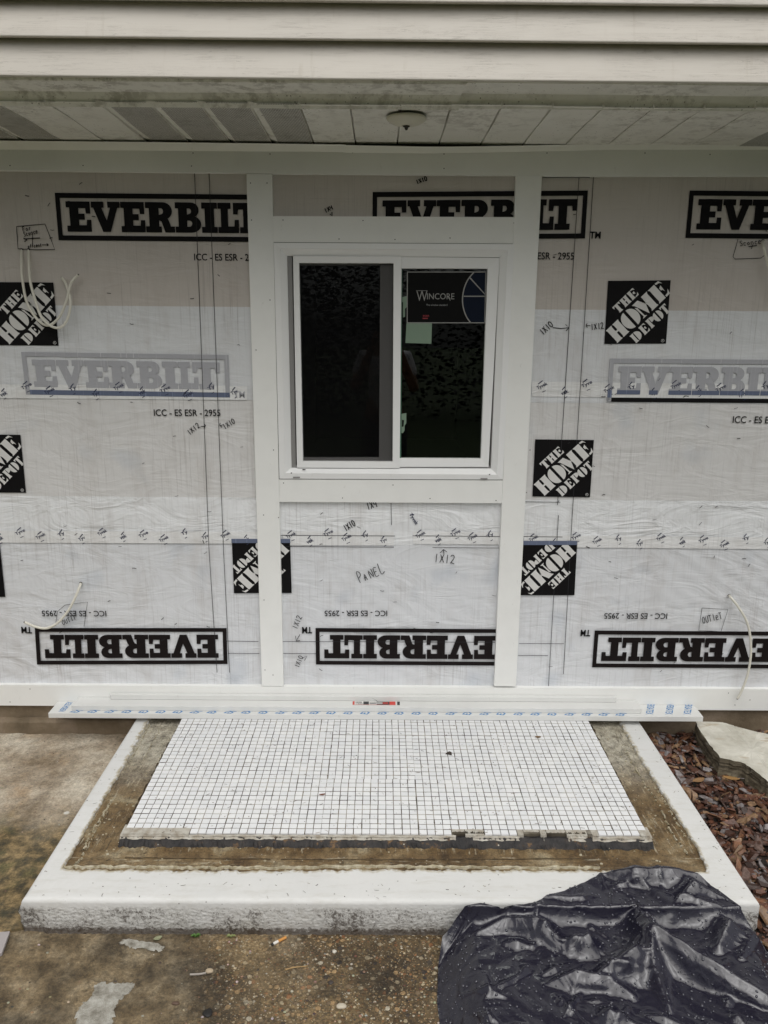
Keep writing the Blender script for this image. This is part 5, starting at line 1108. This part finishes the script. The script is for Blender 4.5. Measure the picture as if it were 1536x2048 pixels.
def pebble(label, px, r_, col, sq=(1, 1, .6)):
    bm = bmesh.new(); bmesh.ops.create_icosphere(bm, subdivisions=3, radius=r_); c = F(*px, GZ)
    for v in bm.verts: k = 1+.12*math.sin(v.co.x/r_*3+px[0])+.1*math.sin(v.co.y/r_*2.3+px[1]); v.co = Vector((v.co.x*sq[0]*k, v.co.y*sq[1]*k, v.co.z*sq[2]))+c+Vector((0, 0, r_*.35*sq[2]))
    return tag(from_bm('pebble', bm, plain('pebble_stone', col, .6), None, True), label, 'pebble', 'larger pebbles on the walk')
pebble('round tan pebble at the end of the grey rod', (419, 1943), .0088, (.42, .34, .24)); pebble('flat black stone chip on the walk left of centre', (415, 2026), .0125, (.012, .011, .011), (1, 1, .35))
pebble('pale cream pebble near the black plastic sheet', (683, 2013), .010, (.50, .45, .36), (1.1, .9, .5)); pebble('brown pebble below the grey rod', (351, 2007), .0075, (.10, .06, .04), (1.2, .8, .5)); pebble('small white pebble on the aggregate walk right of the cigarette butt', (669, 1904), .006, (.55, .52, .45))
pebble('dark oval pebble on the walk by the twig', (662, 1966), .008, (.05, .04, .035), (1, .8, .4))
# grey cement spills on the walk
def spill(label, pts, h):
    p3 = [F(x, y, GZ) for x, y in pts]; p3 = smoothcurve(p3+[p3[0]], 9)[:-1]; n = len(p3); c = sum(p3, Vector())/n; mb = MB()
    p3 = [p+Vector((rnd.gauss(0, .0028), rnd.gauss(0, .0028), 0)) for p in p3]
    mb.add([Vector((p.x, p.y, GZ-.001)) for p in p3]+[Vector((c.x+(p.x-c.x)*.93, c.y+(p.y-c.y)*.93, GZ+h)) for p in p3], [(i, (i+1)%n, n+(i+1)%n, n+i) for i in range(n)]); mb.poly([Vector((c.x+(p.x-c.x)*.93, c.y+(p.y-c.y)*.93, GZ+h)) for p in p3])
    return tag(mb.build('cement_spill', MT['spill']), label, 'cement spill')
MT['spill'] = mat_stonelike('grey_cement', (.16, .145, .115), (.33, .315, .275), (.50, .49, .45), 30)
spill('pale grey cement spill on the walk at the bottom left', [(190,1972),(205,1963),(228,1966),(262,1964),(268,1975),(248,1992),(232,2012),(226,2048),(200,2075),(160,2070),(150,2040),(158,2015),(180,1998)], .0022)
spill('faint grey cement smear at the foot of the step', [(236,1886),(252,1878),(300,1884),(325,1892),(322,1904),(290,1898),(262,1896)], .0014)
mb = MB(); a = [F(-30, 1866, GZ+.012), F(20, 1862, GZ+.012), F(4, 1905, GZ+.012), F(-40, 1925, GZ+.012)]; mb.hexa([Vector((p.x, p.y, GZ+.002)) for p in a], a); o = bevel(mb.build('board_offcut', plain('weathered_grey', (.36, .33, .33), .6)), .001); tag(o, 'grey board offcut at the left photo edge by the step corner', 'offcut')
# loose grit on the walk and litter on the step, too many to count
vs_, fs, tone = [], [], []
GP = [(.30, .21, .12), (.42, .36, .27), (.16, .09, .05), (.06, .05, .045), (.50, .46, .38), (.24, .16, .09)]
def grit(x, y, z, r_, col):
    b0 = len(vs_); n = 6; h = r_*rnd.uniform(.5, .9); a0 = rnd.uniform(0, 6); e = rnd.uniform(.6, 1)
    for rr, zz in ((1, 0.), (.85, h*.6), (.4, h)):
        for q in range(n): a = a0+2*math.pi*q/n; vs_.append((x+math.cos(a)*r_*rr*rnd.uniform(.85, 1.1), y+math.sin(a)*r_*rr*e, z+zz))
    for r2 in (0, 1):
        for q in range(n): fs.append((b0+r2*n+q, b0+r2*n+(q+1)%n, b0+(r2+1)*n+(q+1)%n, b0+(r2+1)*n+q))
    fs.append(tuple(b0+2*n+q for q in range(n))); tone.extend([tuple(v*rnd.uniform(.8, 1.2) for v in col)+(1,)]*(3*n))
for k in range(1500):
    x = rnd.uniform(-.95, .45); y = rnd.uniform(-1.62, yF-.012)
    if x < -.45 and rnd.random() < .8: continue
    grit(x, y, GZ-.001, rnd.choice([.0012, .0016, .002, .0026, .0034, .0045]), rnd.choice(GP))
for k in range(260): grit(rnd.uniform(-1.7, -.97), rnd.uniform(-1.0, -.02), GZ+.009, rnd.choice([.0015, .002, .003]), rnd.choice(GP))
o = mesh('gravel_grit', vs_, fs, MT['pebble'], smooth=True); ca = o.data.color_attributes.new('tone', 'FLOAT_COLOR', 'POINT'); ca.data.foreach_set('color', np.array(tone, dtype=np.float32).ravel()); kind(o, 'stuff'); o['label'] = 'loose grit and tiny stones scattered over the walk'
vs_, fs, tone = [], [], []
DP = [(.05, .035, .025), (.14, .09, .05), (.24, .17, .10), (.03, .025, .02)]
def bit(x, y, z, L, wd, col):
    a = rnd.uniform(0, 6.3); b0 = len(vs_); dx, dy = math.cos(a)*L/2, math.sin(a)*L/2; nx, ny = -math.sin(a)*wd/2, math.cos(a)*wd/2; bx, by = nx*rnd.uniform(-3, 3), ny*rnd.uniform(-3, 3); h = wd*.7
    for t in (-1, 0, 1):
        w_ = 1 if t == 0 else .4; cx, cy = x+dx*t+bx*(t == 0), y+dy*t+by*(t == 0)
        vs_.extend([(cx-nx*w_, cy-ny*w_, z), (cx, cy, z+h), (cx+nx*w_, cy+ny*w_, z)]); tone.extend([col+(1,)]*3)
    for s_ in (0, 1):
        for q in (0, 1): fs.append((b0+s_*3+q, b0+s_*3+q+1, b0+s_*3+q+4, b0+s_*3+q+3))
for k in range(900):
    x = rnd.uniform(xl+.01, xr-.01); y = rnd.uniform(yF+.0, -.10)
    if TX0 < x < TX1 and y > TY0: z = .0006
    elif y < yF+.06 or x < xl+.05 or x > xr-.05: z = ZP+.001
    else: z = ZB+.0015
    L = rnd.choice([.003, .004, .006, .009, .014]); bit(x, y, z, L, rnd.uniform(.0006, .0016) if L > .005 else rnd.uniform(.001, .0024), rnd.choice(DP))
o = mesh('litter_specks', vs_, fs, MT['pebble']); ca = o.data.color_attributes.new('tone', 'FLOAT_COLOR', 'POINT'); ca.data.foreach_set('color', np.array(tone, dtype=np.float32).ravel()); kind(o, 'stuff'); o['label'] = 'needles and dark specks scattered over the white step'
# ================================================================ what stands behind the camera and shows in the glass
vs_, fs, tone = [], [], []
for k in range(60000):
    x = rnd.uniform(-13, 13); y = -11-rnd.random()**1.5*3.5; top = 4.6+1.2*math.sin(x*.55)+.8*math.sin(x*1.7); z = GZ+rnd.random()**.9*top
    if z > 2.2 and math.sin(x*1.3)*math.sin(z*1.9+x)*.5+.5 < .06: continue
    r_ = rnd.uniform(.03, .075); q = Matrix.Rotation(rnd.uniform(0, 6.3), 3, 'Z') @ Matrix.Rotation(rnd.uniform(-1.2, 1.2), 3, 'X'); c = Vector((x, y, z)); b0 = len(vs_)
    vs_ += [c+q @ Vector(p) for p in ((-r_, 0, 0), (0, 0, -r_*.5), (r_, 0, 0), (0, r_*.2, r_*.5))]; fs.append((b0, b0+1, b0+2, b0+3)); g = rnd.uniform(.8, 1.15); tone += [(.0035*g, .005*g, .0028*g, 1)]*4
o = mesh('distant_trees', vs_, fs, MT['leaf']); ca = o.data.color_attributes.new('tone', 'FLOAT_COLOR', 'POINT'); ca.data.foreach_set('color', np.array(tone, dtype=np.float32).ravel()); kind(o, 'stuff'); o['label'] = 'dark leafy trees across the lawn mirrored in the window'

# ---------------------------------------------------------------- the photographer, mirrored faintly in the panes
def skin(name, chains, mt, parent, sub=2):
    """one continuous surface grown round a skeleton: chains of (x, y, z, radius), joined where points coincide"""
    vv, ee, rr = [], [], []
    def at(p):
        for i, q in enumerate(vv):
            if (Vector(q)-Vector(p[:3])).length < 1e-5: return i
        vv.append(tuple(p[:3])); rr.append(p[3]); return len(vv)-1
    for ch in chains:
        ids = [at(p) for p in ch]; ee.extend((a, b) for a, b in zip(ids, ids[1:]))
    me = bpy.data.meshes.new(name); me.from_pydata(vv, ee, []); o = bpy.data.objects.new(name, me); C.objects.link(o)
    sk_ = o.modifiers.new('skin', 'SKIN'); sk_.use_smooth_shade = True; ss = o.modifiers.new('smooth', 'SUBSURF'); ss.levels = ss.render_levels = sub
    for sv, r_ in zip(me.skin_vertices[0].data, rr): sv.radius = (r_, r_)
    me.skin_vertices[0].data[0].use_root = True
    dg = bpy.context.evaluated_depsgraph_get(); m2 = bpy.data.meshes.new_from_object(o.evaluated_get(dg)); bpy.data.objects.remove(o); bpy.data.meshes.remove(me)
    return link(name, m2, mt, parent, True)
BX, BY = .03, -3.42
pr = thing('person', 'person in a pale t-shirt holding up a phone, mirrored in the window', 'person', (BX, BY, GZ))
J = lambda x, y, z, r_: (BX+x, BY+y, GZ+z, r_)
sk1, sh1, tr1, hr1, bt1 = (plain('skin', (.36, .20, .13), .6), plain('pale_shirt', (.80, .79, .84), .9), plain('work_trousers', (.12, .12, .13), .9), plain('dark_hair', (.02, .015, .012), .8), plain('tan_boots', (.36, .19, .05), .7))
chains = [[J(0,0,.95,.125), J(0,0,1.12,.12), J(0,.01,1.30,.135), J(0,.0,1.40,.10), J(0,.02,1.50,.055), J(0,.045,1.58,.075), J(0,.05,1.66,.082), J(0,.04,1.73,.06)]]
for s_ in (-1, 1):
    chains.append([J(0,.0,1.40,.10), J(s_*.16,0,1.40,.062), J(s_*.24,.06,1.15,.045), J(s_*.15,.28,1.36,.036), J(s_*.085,.40,1.535,.026), J(s_*.07,.425,1.585,.024)])
    chains.append([J(0,0,.95,.125), J(s_*.10,0,.88,.095), J(s_*.11,.02,.50,.062), J(s_*.115,-.01,.10,.042), J(s_*.12,.06,.04,.036), J(s_*.125,.16,.03,.030)])
    for k in range(4): chains.append([J(s_*.07,.425,1.585,.024), J(s_*(.055-.004*k),.452,1.60-.016*k,.0085), J(s_*.030,.462,1.604-.017*k,.008), J(s_*(.014+.003*k),.452,1.606-.017*k,.007)])
    chains.append([J(s_*.07,.425,1.585,.024), J(s_*.06,.415,1.62,.010), J(s_*.035,.418,1.645,.0085)])
body = skin('body', chains, sk1, pr)
skin('shirt', [[J(0,0,.93,.142), J(0,0,1.12,.137), J(0,.01,1.30,.152), J(0,0,1.40,.113)]]+[[J(0,0,1.40,.113), J(s_*.165,0,1.402,.078), J(s_*.215,.045,1.24,.066)] for s_ in (-1, 1)], sh1, pr)
skin('trousers', [[J(0,0,.97,.138), J(s_*.10,0,.86,.108), J(s_*.11,.02,.50,.078), J(s_*.115,-.01,.12,.062)] for s_ in (-1, 1)], tr1, pr)
for s_ in (-1, 1): skin('boot', [[J(s_*.115,-.03,.12,.056), J(s_*.12,.03,.05,.052), J(s_*.125,.17,.04,.042)]], bt1, pr)
skin('hair', [[J(0,-.02,1.62,.075), J(0,.01,1.70,.090), J(0,.05,1.755,.062)]], hr1, pr)
skin('nose', [[J(0,.130,1.668,.010), J(0,.142,1.638,.013)]], sk1, body); skin('mouth', [[J(-.02,.124,1.605,.006), J(0,.130,1.603,.007), J(.02,.124,1.605,.006)]], plain('lips', (.25, .10, .08), .6), body)
for s_ in (-1, 1): skin('eye', [[J(s_*.030,.118,1.668,.010), J(s_*.031,.122,1.668,.009)]], plain('eye_dark', (.03, .02, .02), .3), body)
mb = MB(); mb.box(-.038, .038, -DIST-.020, -DIST-.011, CAMH-.095, CAMH+.065); ph = bevel(mb.build('phone', plain('black_phone', (.01, .01, .011), .3)), .003, 3)
tag(ph, 'black phone held upright by the person mirrored in the window', 'phone')
